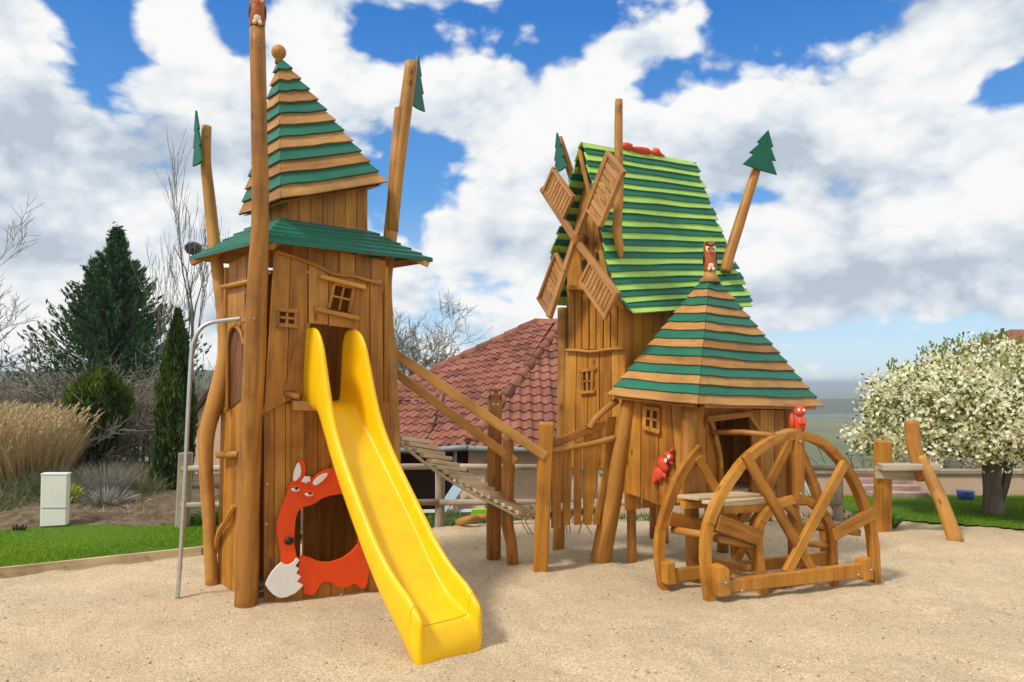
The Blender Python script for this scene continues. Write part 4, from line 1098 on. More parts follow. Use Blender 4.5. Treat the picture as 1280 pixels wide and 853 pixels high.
def grass_patch(name, n, x0, x1, y0, y1, keep, z, h, mat, dense=None, w=.007):
    x, y = nrg.uniform(x0, x1, n), nrg.uniform(y0, y1, n); k = keep(x, y); x, y = x[k], y[k]; n = len(x)
    b = np.stack([x, y, np.full(n, z) if np.isscalar(z) else z(x, y)], 1); L = h * nrg.uniform(.5, 1.3, n)
    v, f = ribbons(b, rand_dirs(n, .35), L, np.full(n, w) * nrg.uniform(.7, 1.4, n), np.full(n, .2), 2)
    t = np.clip(nrg.normal(0, .5, n) + .45 * np.sin(x * 2.3 + np.sin(y * 3)) * np.sin(y * 1.9), -1, 1)
    o = np_mesh(name, v, f, [mat], np.repeat(t, 2)); return o
o = grass_patch('lawn_grass', 120000, -9.4, -2.4, 4.4, 8.7, lambda x, y: lawn_left(x, y) & (x / y > -1.05), .03, .032, GRASS)
tag(o, 'bright short grass of the left lawn', 'grass', kind='stuff')
o = grass_patch('lawn_grass', 75000, 4, 11, 5.4, 11.6, lambda x, y: lawn_right(x, y) & (x / y < .95), lambda x, y: .015 - .12 * sst(9.6, 11.6, y), .035, GRASS)
tag(o, 'short green grass of the lawn under the flowering tree', 'grass', kind='stuff')
o = grass_patch('verge_weeds', 9000, -3.6, 5.2, 8.7, 9.6, lambda x, y: (y > 8.85 + .15 * np.sin(x * 2.1)) & (np.sin(x * 5.1) + np.sin(x * 2.3 + 2) + nrg.normal(0, .6, len(x)) > -.5), -.06, .085, WEED, w=.012)
tag(o, 'weedy grass tufts along the foot of the rail fence', 'grass', kind='stuff')
# loose pebbles lying on the sand
n = 2600; x = nrg.uniform(-4.5, 5, n); y = 3.6 + 5 * nrg.uniform(0, 1, n) ** 1.6
PEB = leafmat('pebble_stone', [(0, (.34, .25, .15)), (.5, (.55, .44, .29)), (1, (.80, .71, .55))], 0, .8)
m_ = x > lin_kerb(y) + .1; x, y = x[m_], y[m_]; n = len(x)
oct_v = np.array([[1, 0, 0], [0, 1, 0], [-1, 0, 0], [0, -1, 0], [0, 0, .7], [0, 0, -.7]], float); oct_f = np.array([[0, 1, 4], [1, 2, 4], [2, 3, 4], [3, 0, 4], [1, 0, 5], [2, 1, 5], [3, 2, 5], [0, 3, 5]])
s = nrg.uniform(.004, .011, (n, 1, 1)); a = nrg.uniform(0, 6.28, n); c_, s_ = np.cos(a), np.sin(a)
rot = np.zeros((n, 3, 3)); rot[:, 0, 0] = c_; rot[:, 0, 1] = -s_; rot[:, 1, 0] = s_; rot[:, 1, 1] = c_; rot[:, 2, 2] = 1
v = np.einsum('nij,kj->nki', rot, oct_v * np.array([1.2, .9, .8])) * s + np.stack([x, y, np.full(n, .004)], 1)[:, None, :]
f = (oct_f[None] + (np.arange(n) * 6)[:, None, None]).reshape(-1, 3)
o = np_mesh('pebbles', v.reshape(-1, 3), f, [PEB], np.repeat(nrg.uniform(-1, 1, n), 8), smooth=True); tag(o, 'loose pebbles strewn over the sand', 'pebbles', kind='stuff')

# far wooded hills
HILL = groundmat('hill_woodland', [(.3, (.045, .06, .035)), (.6, (.10, .105, .06)), (.8, (.16, .14, .10))], .05, 9, .3, .5)
def ridge(name, x0, x1, Y, top, depth, seedv, rough=3.0):
    xs = np.linspace(x0, x1, 160); ys = np.linspace(Y, Y + depth, 10)
    def zf(X, Y_):
        t = (Y_ - Y) / depth; pr = np.sin(np.pi * np.clip(t, 0, 1)); nn = np.vectorize(lambda a, b: mnoise.noise(V(a * .012 / (Y / 400), b * .01, seedv)) + .5 * mnoise.noise(V(a * .06 / (Y / 400), b * .05, seedv)))(X, Y_)
        edge = sst(x0, x0 + (x1 - x0) * .15, X) * (1 - sst(x1 - (x1 - x0) * .25, x1, X))
        return -40 + (top + 40) * pr * edge + nn * pr * edge * rough
    struct(grid_sheet(name, xs, ys, zf, [HILL]))
ridge('hills', -420, -95, 400, 9, 160, 1.0)
ridge('hills', -5200, 5200, 5200, -6, 1500, 5.0, 6.0)
ridge('hills', -300, 900, 900, -22, 300, 9.0, 4.0)

# ================================================================== HOUSE behind the fence
TILE = paint('terracotta_tile', (.265, .097, .062), .75, .38, 1.6, .2, False)
PEACH = groundmat('peach_render', [(.35, (.64, .43, .30)), (.65, (.72, .50, .36))], 6, 6, .15, .004, .9)
PORCH = plain('brown_boarding', (.065, .024, .018), .7, 0, .25, 8)
GUT = plain('grey_gutter', (.24, .25, .25), .5, 0)
PBLUE = plain('pale_blue_paint', (.50, .66, .78), .5)
WPIPE = plain('white_pipe', (.62, .64, .63), .5)
house = thing('house', 'low peach house with big red pantile hipped roof behind the rail fence', 'house', (0, 15, -1.8))
K, T1, T2, E = at(588, 553, 13.0), at(668, 404, 16.2), at(701, 404, 16.0), at(534, 557, 13.5)
def plane_hit(P0, n, u, v): r = ray(u, v); return CAM + r * ((P0 - CAM).dot(n) / r.dot(n))
nA = (T1 - K).cross(E - K).normalized(); nA = nA if nA.z > 0 else -nA
Bq = at(745, 558, 13.1); nB = (T2 - K).cross(Bq - K).normalized(); nB = nB if nB.z > 0 else -nB
VT = plane_hit(K, nA, 556, 496); AL = plane_hit(K, nA, 497, 484); AM = plane_hit(K, nA, 545, 462)
CW = at(470, 557, 14.0); nC = (VT - E).cross(CW - E).normalized(); nC = nC if nC.z > 0 else -nC
def tiles(name, poly, n, eave_dir, tw=.20, th=.235):
    """interlocking S-profile tiles laid over a planar polygon"""
    e = eave_dir - n * eave_dir.dot(n); e.normalize(); s = n.cross(e); s = s if s.z > 0 else -s
    O = poly[0]; P2d = [((p - O).dot(e), (p - O).dot(s)) for p in poly]
    def inside(x, y):
        c = False
        for i in range(len(P2d)):
            (x1, y1), (x2, y2) = P2d[i], P2d[i - 1]
            if (y1 > y) != (y2 > y) and x < (x2 - x1) * (y - y1) / (y2 - y1) + x1: c = not c
        return c
    x0, x1 = min(p[0] for p in P2d), max(p[0] for p in P2d); y0, y1 = min(p[1] for p in P2d), max(p[1] for p in P2d)
    mb = MB(); base = MB(); base.poly([p - n * .03 for p in poly], 0, s, -.8); mb.poly([p - n * .02 for p in poly], 0, s, -1.5)
    prof = [(0, 0), (.14, .026), (.3, .038), (.46, .026), (.6, 0), (.8, -.009), (1.0, 0)]
    r = 0; y = y0 - .05
    while y < y1:
        x = x0 - tw * (1 + .5 * 0)
        while x < x1:
            if inside(x + tw / 2, y + th / 2):
                t = max(-1.5, min(1.5, rnd.gauss(0, .75))); o = (rnd.uniform(0, 9), rnd.uniform(0, 9))
                jy = rnd.uniform(-.008, .008)
                F = lambda a, yy, lift: O + e * (x + a * tw) + s * yy + n * lift
                for (a, h), (b_, h2) in zip(prof, prof[1:]):
                    mb.poly([F(a, y - .04 + jy, h + .035), F(b_, y - .04 + jy, h2 + .035), F(b_, y + th, h2 + .004), F(a, y + th, h + .004)], 0, s, t, o, True)
                    mb.poly([F(a, y - .04 + jy, h + .012), F(b_, y - .04 + jy, h2 + .012), F(b_, y - .04 + jy, h2 + .035), F(a, y - .04 + jy, h + .035)], 0, s, t - .6, o)
            x += tw
        y += th; r += 1
    return mb.build(name, [TILE], house)
tiles('roof_slope', [K, T2, T1, AM, AL, VT, E], nA, (K - E))
Bt = T2 + V(2.3, .1, 0); tiles('roof_slope', [K, Bq, Bq + V(2.2, 0, 0), Bt, T2], nB, (Bq - K))
CL = plane_hit(E, nC, 420, 557); CR_ = plane_hit(E, nC, 420, 484)
tiles('roof_slope', [E, VT, plane_hit(E, nC, 556, 484), plane_hit(E, nC, 350, 482), plane_hit(E, nC, 350, 557)], nC, (E - CW))
def ridge_tiles(a, b, r=.115, step=.34):
    m = MB(); d = (b - a); n = max(1, int(d.length / step)); d.normalize()
    for i in range(n): p = a + d * (i * step); m.tube([p - V(0, 0, .02), p + d * (step + .05) - V(0, 0, .02)], [r * 1.12, r * .92], 10, 0)
    m.build('ridge_tile', [TILE], house)
ridge_tiles(K, T2); ridge_tiles(AL, AM); ridge_tiles(AM, T1); ridge_tiles(T1, Bt)
m = MB(); m.tube([E + V(0, 0, .0), lerp(E, VT, .5) + V(0, 0, .03), VT + V(0, 0, .03)], .035, 8); m.build('valley', [DARKFILL], house)
m = MB()
for a, b in ((plane_hit(E, nC, 350, 559), E + V(0, 0, -.03)), (E + V(0, 0, -.03), K + V(0, 0, -.03)), (K + V(0, 0, -.04), Bq + V(0, 0, -.04)), (Bq + V(0, 0, -.04), Bq + V(2.2, 0, -.04))):
    o = V(-.03, -.1, -.05); m.tube([a + o, b + o], .055, 8)
m.build('gutter', [GUT], house)
# porch, walls
Pw = Plane((E.x - .2, E.y + .35), (K.x, K.y + .35)); PwB = Plane((K.x, K.y + .35), (Bq.x, Bq.y + .35))
m = MB(); pxp(m, PwB, [(613, 545), (790, 552), (790, 720), (613, 720)], 0, .25, 0, 0); m.build('wall', [PEACH], house)
m = MB(); pxp(m, Pw, [(586, 540), (606, 540), (606, 720), (582, 720)], 0, .2, 0, 0); pxp(m, PwB, [(604, 600), (606.5, 600), (606.5, 720), (604, 720)], 0, .2, 0, 0)
m.build('pier', [PEACH], house)
Pp = Plane((E.x - 3.5, E.y + 2.4), (K.x + .5, K.y + 1.5))
m = MB(); pxp(m, Pp, [(440, 500), (612, 500), (612, 730), (440, 730)], 0, .1, 0, 0); m.build('porch_back', [PORCH], house)
m = MB(); pxp(m, Pp, [(500, 588), (566, 590), (566, 720), (500, 720)], .06, .04, 0, 0); m.build('garage_door', [plain('garage_door_brown', (.10, .038, .026), .6)], house)
m = MB()
for u in (546.5, 569): a = Pw(u, 560, .12); m.tube([a, V(a.x, a.y, -1.8)], .03, 8)
m.build('downpipe', [WPIPE], house)
m = MB(); pxp(m, Pw, [(498, 638), (603, 636.5), (603, 640), (498, 642)], .15, .05, 0, 0); m.build('white_sill', [WHITE], house)
m = MB(); pxp(m, Pw, [(569, 602.5), (580, 609), (556, 641), (543, 641)], .3, .05, 0, 0); o = m.build('leaning_board', [PBLUE]); tag(o, 'pale blue board leaning against the house pier behind the fence', 'board')
m = MB(); pxp(m, Pw, [(571, 606), (606, 590), (606, 650), (548, 650)], .05, .06, 0, 0); m.build('stair_side', [PEACH], house)
# gable wing seen left of the tower
PG = Plane((-5.4, 12.3), (-3.8, 12.3))
m = MB(); pxp(m, PG, [(226, 540), (278, 471), (330, 535), (330, 700), (226, 700)], 0, .2, 0, 0); m.build('gable_wall', [PEACH], house)
m = MB()
for a, b in (((222, 543), (278.5, 468.5)), ((278.5, 468.5), (336, 541))): m.board(PG(*a, .04), PG(*b, .04), .06, .12, PG.n)
m.build('verge', [PORCH], house)
a, b = PG(278, 470, -.1), PG(228, 537, -.1); c = b + V(3.2, 2.5, 0) * 0
m = MB(); bk_ = V(2.2, 3.6, 0)
m.poly([PG(222, 543), a, a + bk_, PG(222, 543) + bk_], 0, V(0, 0, 1), 0); m.poly([a, PG(336, 541), PG(336, 541) + bk_, a + bk_], 0, V(0, 0, 1), 0); m.build('wing_roof', [TILE], house)

# ================================================================== rail fence, terrace wall, odds and ends
fence = thing('rail_fence', 'weathered round rail fence with two rails along the back of the sand', 'fence', (-.8, 8.7, 0))
def fpt(x):
    return V(x, 8.40 + (x + 3.7) * .085, -.0135 * max(0, x + 1))
m = MB(); q = fpt(-3.70); m.board(V(q.x, q.y, -.1), V(q.x + .02, q.y, .86), .125, .13, V(0, -1, 0)); m.build('post', [GREY], fence, bevel=.012)
for x in (-2.2, -.835, .75, 2.35, 3.95): 
    q = fpt(x); m = log([V(x, q.y, -.1), V(x + .005, q.y, .4), V(x + .015, q.y, .70 + q.z)], [.058, .056, .054], 10, .1); m.build('post', [GREY], fence)
for z in (.685, .275):
    xs_ = (-3.7, -2.2, -.835, .75, 2.35, 3.95)
    for a, b in zip(xs_, xs_[1:]):
        p, q = fpt(a), fpt(b); m = MB(); m.tube([V(p.x, p.y - .05, p.z + z), lerp(V(p.x, p.y - .05, p.z + z), V(q.x, q.y - .05, q.z + z), .5) + V(0, 0, rnd.uniform(-.008, .008)), V(q.x, q.y - .05, q.z + z)], .036, 10, wob=.12); m.build('rail', [GREY], fence)
tw = thing('terrace_wall', 'long low peach terrace wall with dark coping beyond the rail fence', 'wall', (4, 12, -1.7))
PT = Plane((.9, 12.2), (9.5, 11.6))
m = MB(); pxp(m, PT, [(748, 592), (1330, 592), (1330, 700), (748, 700)], 0, .2, 0, 0); m.build('wall_face', [PEACH], tw)
m = MB(); pxp(m, PT, [(748, 588.5), (1330, 588.5), (1330, 592.5), (748, 592.5)], .04, .28, 0, 0); m.build('coping', [GREY], tw)
for k, (pts, lab) in enumerate((([(1003, 607), (1011, 604), (1023, 618), (1013, 620)], 'short pale blue slab leaning on the terrace wall behind the wheel hub'), ([(1033, 622), (1041, 620), (1058, 641), (1044, 643)], 'pale blue slab lying low by the terrace wall, under the wheel rim'))):
    m = MB(); pxp(m, Plane((.9, 11.6), (9.5, 11.0)), pts, 0, .05, 0, 0); o = m.build('leaning_board', [PBLUE], bevel=.004); tag(o, lab, 'board')
m = MB(); a, b = gnd(1113, 622), gnd(1160, 624); 
MAUVE = wood('mauve_decking', (.24, .15, .12), (.38, .25, .21), (.5, .36, .31), .8, knots=False)
st = thing('garden_steps', 'low mauve timber steps between trestle and flowering tree', 'steps', (5.6, 10.9, 0))
for i in range(3):
    m = MB(); m.box(V(5.85, 11.35 + i * .22, -.05 + i * .075), V(.42, -.03, 0), V(.01, .12, 0), V(0, 0, .04)); m.build('step', [MAUVE], st, bevel=.01)
# driftwood branch and lime kerb strip at the fence foot
m = log([gnd(573, 654, .02) , gnd(586, 650, .09), gnd(598, 647, .1), gnd(610, 646, .12)], [.05, .045, .04, .035], 8, .25); o = m.build('fallen_branch', [LOG]); tag(o, 'short stout orange brown branch lying in the weeds by the fence', 'branch')
m = MB(); a, b = gnd(588, 645, .05), gnd(617, 644, .05); m.board(a + V(0, .2, 0), b + V(0, .2, 0), .09, .03, V(0, -1, 0)); o = m.build('edging_strip', [paint('lime_plastic', (.25, .75, .02), .4, .05, 6, 0, False)], bevel=.008); tag(o, 'bright lime green edging strip lying behind the fence foot', 'edging')
# white utility cabinet on the lawn's edge
cb = thing('cabinet', 'plain white box cabinet standing at the back of the left lawn', 'cabinet', gnd(66, 658))
PC = Plane((-5.30, 8.27), (-4.96, 8.34))
m = MB(); pxp(m, PC, [(51, 594), (84, 594), (82, 657), (49.5, 659)], 0, .11, 0, 0); m.build('body', [paint('cabinet_white', (.84, .81, .72), .55, .06, 4, .02, False)], cb, bevel=.008)
m = MB(); pxp(m, PC, [(50.6, 592), (84.6, 592), (84.6, 594.5), (50.6, 594.5)], .004, .118, 0, 0); m.build('lid', [WHITE], cb, bevel=.004)
m = MB(); pxp(m, PC, [(52, 635), (82.5, 635), (82.4, 636), (51.9, 636)], .003, .01, 0, 0); m.build('seam', [GUT], cb)
STONE = groundmat('pale_stone', [(.3, (.45, .43, .40)), (.7, (.70, .68, .64))], 8, 6, .3, .01)
for u, v, s, l in ((22, 657, .26, 'flat pale paving stone nearest the photo edge beside the cabinet'), (38, 656, .2, 'flat pale paving stone between cabinet and lawn corner'), (30, 645, .14, 'small grey rounded stone at the foot of the plume grass'), (43, 641, .10, 'little grey pebble stone just behind the paving')):
    m = MB(); p = gnd(u, v); m.blob(p + V(0, .1, .03), s, s * .7, s * .28, 0, 12, 7, 0, wob=.35); o = m.build('stone', [STONE]); tag(o, l, 'stone')
m = MB()
for k in range(5): a = gnd(18 + k * 3, 668); a.z = .03; m.tube([a, a + V(.01 * (k - 2), 0, .06 + .02 * (k % 2))], .012, 7)
o = m.build('lawn_nozzle', [BLACK]); tag(o, 'small black spiky fitting in the grass by the pale stones', 'garden fitting')
# little house at the right edge
h2 = thing('far_house', 'distant house with shallow red roof peeping over the flowering tree', 'house', (17, 25, -3))
m = MB(); x0, x1 = 16.3, 26; z0, z1 = 2.62, 3.55
m.prism([V(x0, 25, z0), V(x0 + 1.6, 26.5, z1), V(x1, 26.5, z1), V(x1, 25, z0)], V(0, 0, -.12), 0, V(0, 0, 1)); m.prism([V(x0, 28, z0), V(x0 + 1.6, 26.5, z1), V(x1, 26.5, z1), V(x1, 28, z0)], V(0, 0, -.12)); m.poly([V(x0, 25, z0), V(x0 + 1.6, 26.5, z1), V(x0, 28, z0)], 0)
m.build('roof', [TILE], h2)
m = MB(); m.box(V(21.3, 26.5, -.1), V(4.7, 0, 0), V(0, 1.3, 0), V(0, 0, 2.65)); m.build('wall', [PEACH], h2)
m = MB(); m.tube([at(1253, 428, 26.2), at(1253, 411, 26.2)], .06, 8); m.tube([at(1250, 416, 26.2), at(1256, 416, 26.2)], .03, 6); m.build('chimney_pipe', [BLACK], h2)
m = MB(); p = V(6.62, 10.9, -.1); m.tube([p, p + V(0, 0, .09), p + V(0, 0, .17)], [.09, .11, .12], 14); o = m.build('tub', [plain('blue_plastic', (.05, .12, .42), .4)]); tag(o, 'small blue tub on the grass behind the flowering tree trunk', 'tub')

# ================================================================== VEGETATION
BARK = wood('bark', (.08, .066, .052), (.18, .15, .12), (.30, .26, .21), .9, knots=False)
TWIG = wood('bare_twig', (.11, .10, .07), (.22, .20, .145), (.36, .33, .25), .9, knots=False)
def cards(c, d, n_, L, Wd):
    """flat leaf quads: centre, long axis, normal"""
    s = np.cross(d, n_); s /= np.linalg.norm(s, axis=1, keepdims=True) + 1e-9
    a = d * (L / 2)[:, None]; b = s * (Wd / 2)[:, None]
    v = np.stack([c - a, c + b - a * .1, c + a, c - b - a * .1], 1).reshape(-1, 3)
    f = np.arange(len(c) * 4).reshape(-1, 4); return v, f
def unit(n): d = nrg.normal(0, 1, (n, 3)); return d / np.linalg.norm(d, axis=1, keepdims=True)

class Twigs:
    """fast branching skeleton: tapered square-section sticks collected in arrays"""
    def __init__(s): s.a = []; s.b = []; s.ra = []; s.rb = []
    def grow(s, p, d, L, r, depth, kids=(3, 5), spread=.6, up=.15, shrink=.68, seg=3, rmin=.0035, start=.25):
        q = p.copy(); dd = d.copy(); st = []
        for i in range(seg):
            r0, r1 = r * (1 - .55 * i / seg), r * (1 - .55 * (i + 1) / seg)
            nq = q + dd * (L / seg); s.a.append(q); s.b.append(nq); s.ra.append(max(r0, rmin)); s.rb.append(max(r1, rmin * .7))
            st.append((q, nq, r1)); q = nq
            dd = dd + nrg.normal(0, .16, 3) + np.array([0, 0, up * .3]); dd /= np.linalg.norm(dd)
        if depth > 0:
            k = nrg.integers(kids[0], kids[1] + 1)
            for j in range(k):
                t = start + (1 - start) * (j + nrg.uniform(.2, 1)) / k; i = min(int(t * seg), seg - 1); a, b, rr = st[i]
                pp = a + (b - a) * (t * seg - i)
                nd = d * .75 + nrg.normal(0, spread, 3) + np.array([0, 0, up]); nd /= np.linalg.norm(nd)
                s.grow(pp, nd, L * shrink * nrg.uniform(.7, 1.15), rr * .72, depth - 1, kids, spread, up, shrink, max(2, seg - 1), rmin, start)
    def mesh(s, name, mat, root, parent=None):
        A, B = np.array(s.a), np.array(s.b); ra, rb = np.array(s.ra)[:, None], np.array(s.rb)[:, None]
        d = B - A; d /= np.linalg.norm(d, axis=1, keepdims=True) + 1e-9
        x = np.cross(d, np.where(np.abs(d[:, 2:3]) > .9, [[1., 0, 0]], [[0, 0, 1.]])); x /= np.linalg.norm(x, axis=1, keepdims=True); y = np.cross(d, x)
        k = 4 if len(A) > 400 else 6; vs = []
        for P, r in ((A, ra), (B, rb)):
            for i in range(k): t = 2 * math.pi * i / k; vs.append(P + x * r * math.cos(t) + y * r * math.sin(t))
        v = np.stack(vs, 1); n = len(A); o = (np.arange(n) * 2 * k)[:, None, None]
        q = np.array([[i, (i + 1) % k, k + (i + 1) % k, k + i] for i in range(k)])[None]
        return np_mesh(name, v.reshape(-1, 3), (o + q).reshape(-1, 4), [mat], np.repeat(nrg.uniform(-1, 1, n), k), root, parent)
def arr(p): return np.array(p[:], dtype=float)

# ---- dark conifer
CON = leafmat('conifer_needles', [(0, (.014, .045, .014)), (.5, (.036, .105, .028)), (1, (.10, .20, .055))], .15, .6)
def conifer(base, top, rad, nb, root, mat, low=.0, upturn=.55):
    H = top - base[2]; t = nrg.uniform(low, 1, nb) ** .85; n_ = 26; parts = []
    tr = Twigs(); tr.a.append(arr(base)); tr.b.append(np.array([base[0], base[1], top - .2])); tr.ra.append(.12); tr.rb.append(.02)
    for ti in t:
        z = base[2] + H * ti; a = nrg.uniform(0, 2 * math.pi); L = rad * (1 - ti) ** 1.08 * nrg.uniform(.5, 1.2) + .16 * (1 - ti) + .05
        hd = np.array([math.cos(a), math.sin(a), 0]); s = np.linspace(.15, 1, n_) + nrg.normal(0, .02, n_)
        p = np.array([base[0], base[1], z]) + hd * (L * s)[:, None]; p[:, 2] += L * (-.25 * s + upturn * s ** 2.2)
        tan = hd * 1.0 + np.array([0, 0, 1]) * (-.25 + upturn * 2.2 * s ** 1.2)[:, None]; tan /= np.linalg.norm(tan, axis=1, keepdims=True)
        w = .10 * (1 - .5 * s)
        for rep in range(3):
            c = p + nrg.normal(0, 1, p.shape) * (w * 1.1)[:, None] * (1 - .6 * s)[:, None]
            d = tan + nrg.normal(0, .38, p.shape); d /= np.linalg.norm(d, axis=1, keepdims=True)
            v, f = cards(c, d, unit(n_), .20 * nrg.uniform(.7, 1.3, n_), .055 * nrg.uniform(.7, 1.3, n_))
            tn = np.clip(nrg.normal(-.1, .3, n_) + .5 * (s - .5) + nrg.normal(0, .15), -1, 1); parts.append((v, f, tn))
        tr.a.append(p[0]); tr.b.append(p[-1]); tr.ra.append(.02); tr.rb.append(.006)
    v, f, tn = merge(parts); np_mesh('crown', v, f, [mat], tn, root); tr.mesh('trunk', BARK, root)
b = at(140, 520, 24); b.z = -1.0
cn = thing('conifer_tree', 'dark pointed conifer rising behind the bare shrubs', 'tree', b)
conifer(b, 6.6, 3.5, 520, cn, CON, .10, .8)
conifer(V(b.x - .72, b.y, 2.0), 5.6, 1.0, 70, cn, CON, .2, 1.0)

# ---- columnar cypress and clipped evergreen
CYP = leafmat('cypress_foliage', [(0, (.018, .04, .009)), (.5, (.04, .085, .016)), (1, (.11, .15, .03))], .2, .6)
def column_tree(base, H, prof, n, root, mat, size=.075, upd=1.2, clump=60):
    t = nrg.uniform(0, 1, n); a = nrg.uniform(0, 2 * np.pi, n); R_ = np.interp(t, [p[0] for p in prof], [p[1] for p in prof])
    lump = np.array([mnoise.noise(V(math.cos(x) * 1.6, math.sin(x) * 1.6, tt * H * 1.8)) for x, tt in zip(a, t)])
    rr = R_ * np.sqrt(nrg.uniform(.35, 1.0, n)) * (1 + .35 * lump)
    c = np.stack([base[0] + np.cos(a) * rr, base[1] + np.sin(a) * rr, base[2] + t * H], 1)
    d = np.stack([np.cos(a) * .35, np.sin(a) * .35, np.full(n, upd)], 1) + nrg.normal(0, .38, (n, 3)); d /= np.linalg.norm(d, axis=1, keepdims=True)
    v, f = cards(c, d, unit(n), size * 1.9 * nrg.uniform(.6, 1.4, n), size * .6 * nrg.uniform(.6, 1.4, n))
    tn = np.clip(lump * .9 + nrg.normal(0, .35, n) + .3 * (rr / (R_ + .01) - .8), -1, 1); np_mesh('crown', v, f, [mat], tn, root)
    m = MB(); m.tube([V(*base) + V(0, 0, -.05), V(*base) + V(0, 0, H * .5), V(*base) + V(0, 0, H * .9)], [.06, .045, .02], 8); m.build('trunk', [BARK], root)
b = at(216, 622, 10.5); b.z = .05
t_ = thing('cypress_tree', 'slim columnar cypress left of the steel pole', 'tree', b)
column_tree(b, 2.62, [(0, .18), (.06, .25), (.3, .27), (.6, .22), (.85, .13), (1, .02)], 9000, t_, CYP, .06)
b = at(121, 590, 12.5); b.z = .1
t_ = thing('evergreen_shrub', 'rounded bright green topped evergreen shrub behind the plume grass', 'shrub', b)
column_tree(b, 1.78, [(0, .2), (.3, .30), (.5, .40), (.64, .47), (.8, .43), (.93, .26), (1, .08)], 7500, t_, leafmat('bush_foliage', [(0, (.012, .04, .010)), (.5, (.05, .10, .012)), (1, (.15, .21, .025))], .3), .07, .9)

# ---- bare shrubs in a thicket
SHR = 'bare grey brown shrubs in the thicket'
spots = [(-13.5, 17.5, 2.5, 'bare twiggy shrub at the far left end of the thicket, behind the plume grass'), (-11.2, 16.2, 2.5, 'bare twiggy shrub in front of the conifer, left of its trunk'), (-9.6, 15.6, 2.55, 'bare twiggy shrub right behind the rounded evergreen shrub'),
         (-8.2, 14.6, 2.6, 'bare arching shrub between rounded evergreen shrub and cypress'), (-6.9, 14.0, 2.5, 'bare twiggy shrub directly left of the slim cypress'), (-7.4, 13.0, 1.55, 'low bare shrub at the foot of the thicket near the cypress'), (-5.6, 16.0, 2.4, 'bare twiggy shrub showing just right of the slim cypress'),
         (-15.5, 20, 3.2, 'tall bare shrub under the leafless tree at the photo edge'), (-12.3, 20, 3.2, 'tall bare shrub left behind the conifer skirt'), (-8.6, 20, 3.4, 'tall bare shrub right behind the conifer skirt'),
         (-10.4, 14.2, 2.0, 'lower bare shrub just behind the plume grass tops'), (-8.9, 13.2, 1.7, 'lower bare shrub left of the rounded evergreen shrub'), (-7.25, 12.4, 1.75, 'bare arching shrub hugging the left side of the cypress'), (-7.6, 16.4, 2.7, 'bare shrub halfway between conifer and cypress'), (-12.6, 17.2, 2.7, 'bare shrub half under the left skirt of the conifer')]
spots += [(7.0, 13.6, 1.9, 'bare brown shrub behind the flowering tree, beside its trunk'), (8.3, 13.9, 2.1, 'bare brown shrub behind the flowering tree, right of its trunk'), (9.7, 14.2, 2.2, 'bare brown shrub behind the flowering tree at the photo edge')]
for x, y, h, lab in spots:
    z = float(terrain(np.array(x), np.array(y))); r = thing('bare_shrub', lab, 'shrub', (x, y, z), SHR); tw_ = Twigs(); h = h - z * .8
    for k in range(22):
        a = nrg.uniform(0, 6.28); d = np.array([math.cos(a) * .55, math.sin(a) * .55, 1]); d /= np.linalg.norm(d)
        tw_.grow(np.array([x + math.cos(a) * .15, y + math.sin(a) * .15, z]), d, h * .46 * nrg.uniform(.7, 1.15), .022, 3, (3, 5), .5, .05, .64, 3, .0075, .2)
    tw_.mesh('branches', TWIG, r)
# ---- leafless trees
def bare_tree(base, H, lab,  depth=5, spread=.42, r=.08, kids=(3, 4), name='bare_tree', up=.22, trunk=.42, rmin=.006, leader=0):
    global nrg
    nrg = np.random.default_rng(int(abs(base[0]) * 100))
    rt = thing(name, lab, 'tree', base); tr = Twigs(); p = arr(base)
    q = p + np.array([nrg.normal(0, .1), 0, H * trunk]); tr.a.append(p); tr.b.append(q); tr.ra.append(r); tr.rb.append(r * .7); tr.mesh('trunk', BARK, rt)
    c = Twigs()
    if leader: c.grow(q, np.array([.02, 0, 1]), leader, r * .6, 2, (4, 5), .35, .3, .5, 4, rmin)
    for k in range(5):
        a = 2 * math.pi * k / 5 + nrg.uniform(-.4, .4); d = np.array([math.cos(a) * spread, math.sin(a) * spread, 1]); d /= np.linalg.norm(d)
        c.grow(p + (q - p) * nrg.uniform(.6, 1), d, H * .34 * nrg.uniform(.8, 1.15), r * .5, depth - 1, kids, spread, up, .66, 3, rmin)
    c.mesh('crown', TWIG, rt); return rt
bare_tree((-15.4, 21, -1.0), 6.4, 'leafless tree at the left edge of the photo', 5, .36, .09, (3, 4), rmin=.007)
bare_tree((-10.75, 23, -1.2), 6.8, 'tall slender leafless tree right of the conifer', 4, .2, .05, (3, 3), up=.5, trunk=.5, rmin=.006)
bare_tree((-10.12, 23.5, -1.2), 7.6, 'tallest slender leafless tree with dark nest, just left of the play tower', 4, .2, .06, (3, 4), up=.5, trunk=.62, rmin=.006, leader=1.5)
bare_tree((-8.4, 22.5, -1.2), 6.2, 'thin leafless tree half hidden by the curved tower post', 4, .3, .05, (3, 3), up=.4, trunk=.45, rmin=.006)
bare_tree((-3.95, 30, -3.0), 6.9, 'round leafless tree behind the house roof, right of the play tower', 5, .45, .12, (4, 5), up=.12, trunk=.62, rmin=.009)
c = arr(at(242, 311, 23.4)); ns = Twigs(); u_ = unit(420)
for q in u_:
    p = c + q * np.array([.27, .27, .20]) * nrg.uniform(.35, 1); t_ = np.cross(q, nrg.normal(0, 1, 3)); t_ /= np.linalg.norm(t_); ns.a.append(p - t_ * .13); ns.b.append(p + t_ * .13); ns.ra.append(.010); ns.rb.append(.006)
o = ns.mesh('bird_nest', BARK, None); tag(o, 'dark twiggy bird nest high in the slender leafless tree', 'nest')

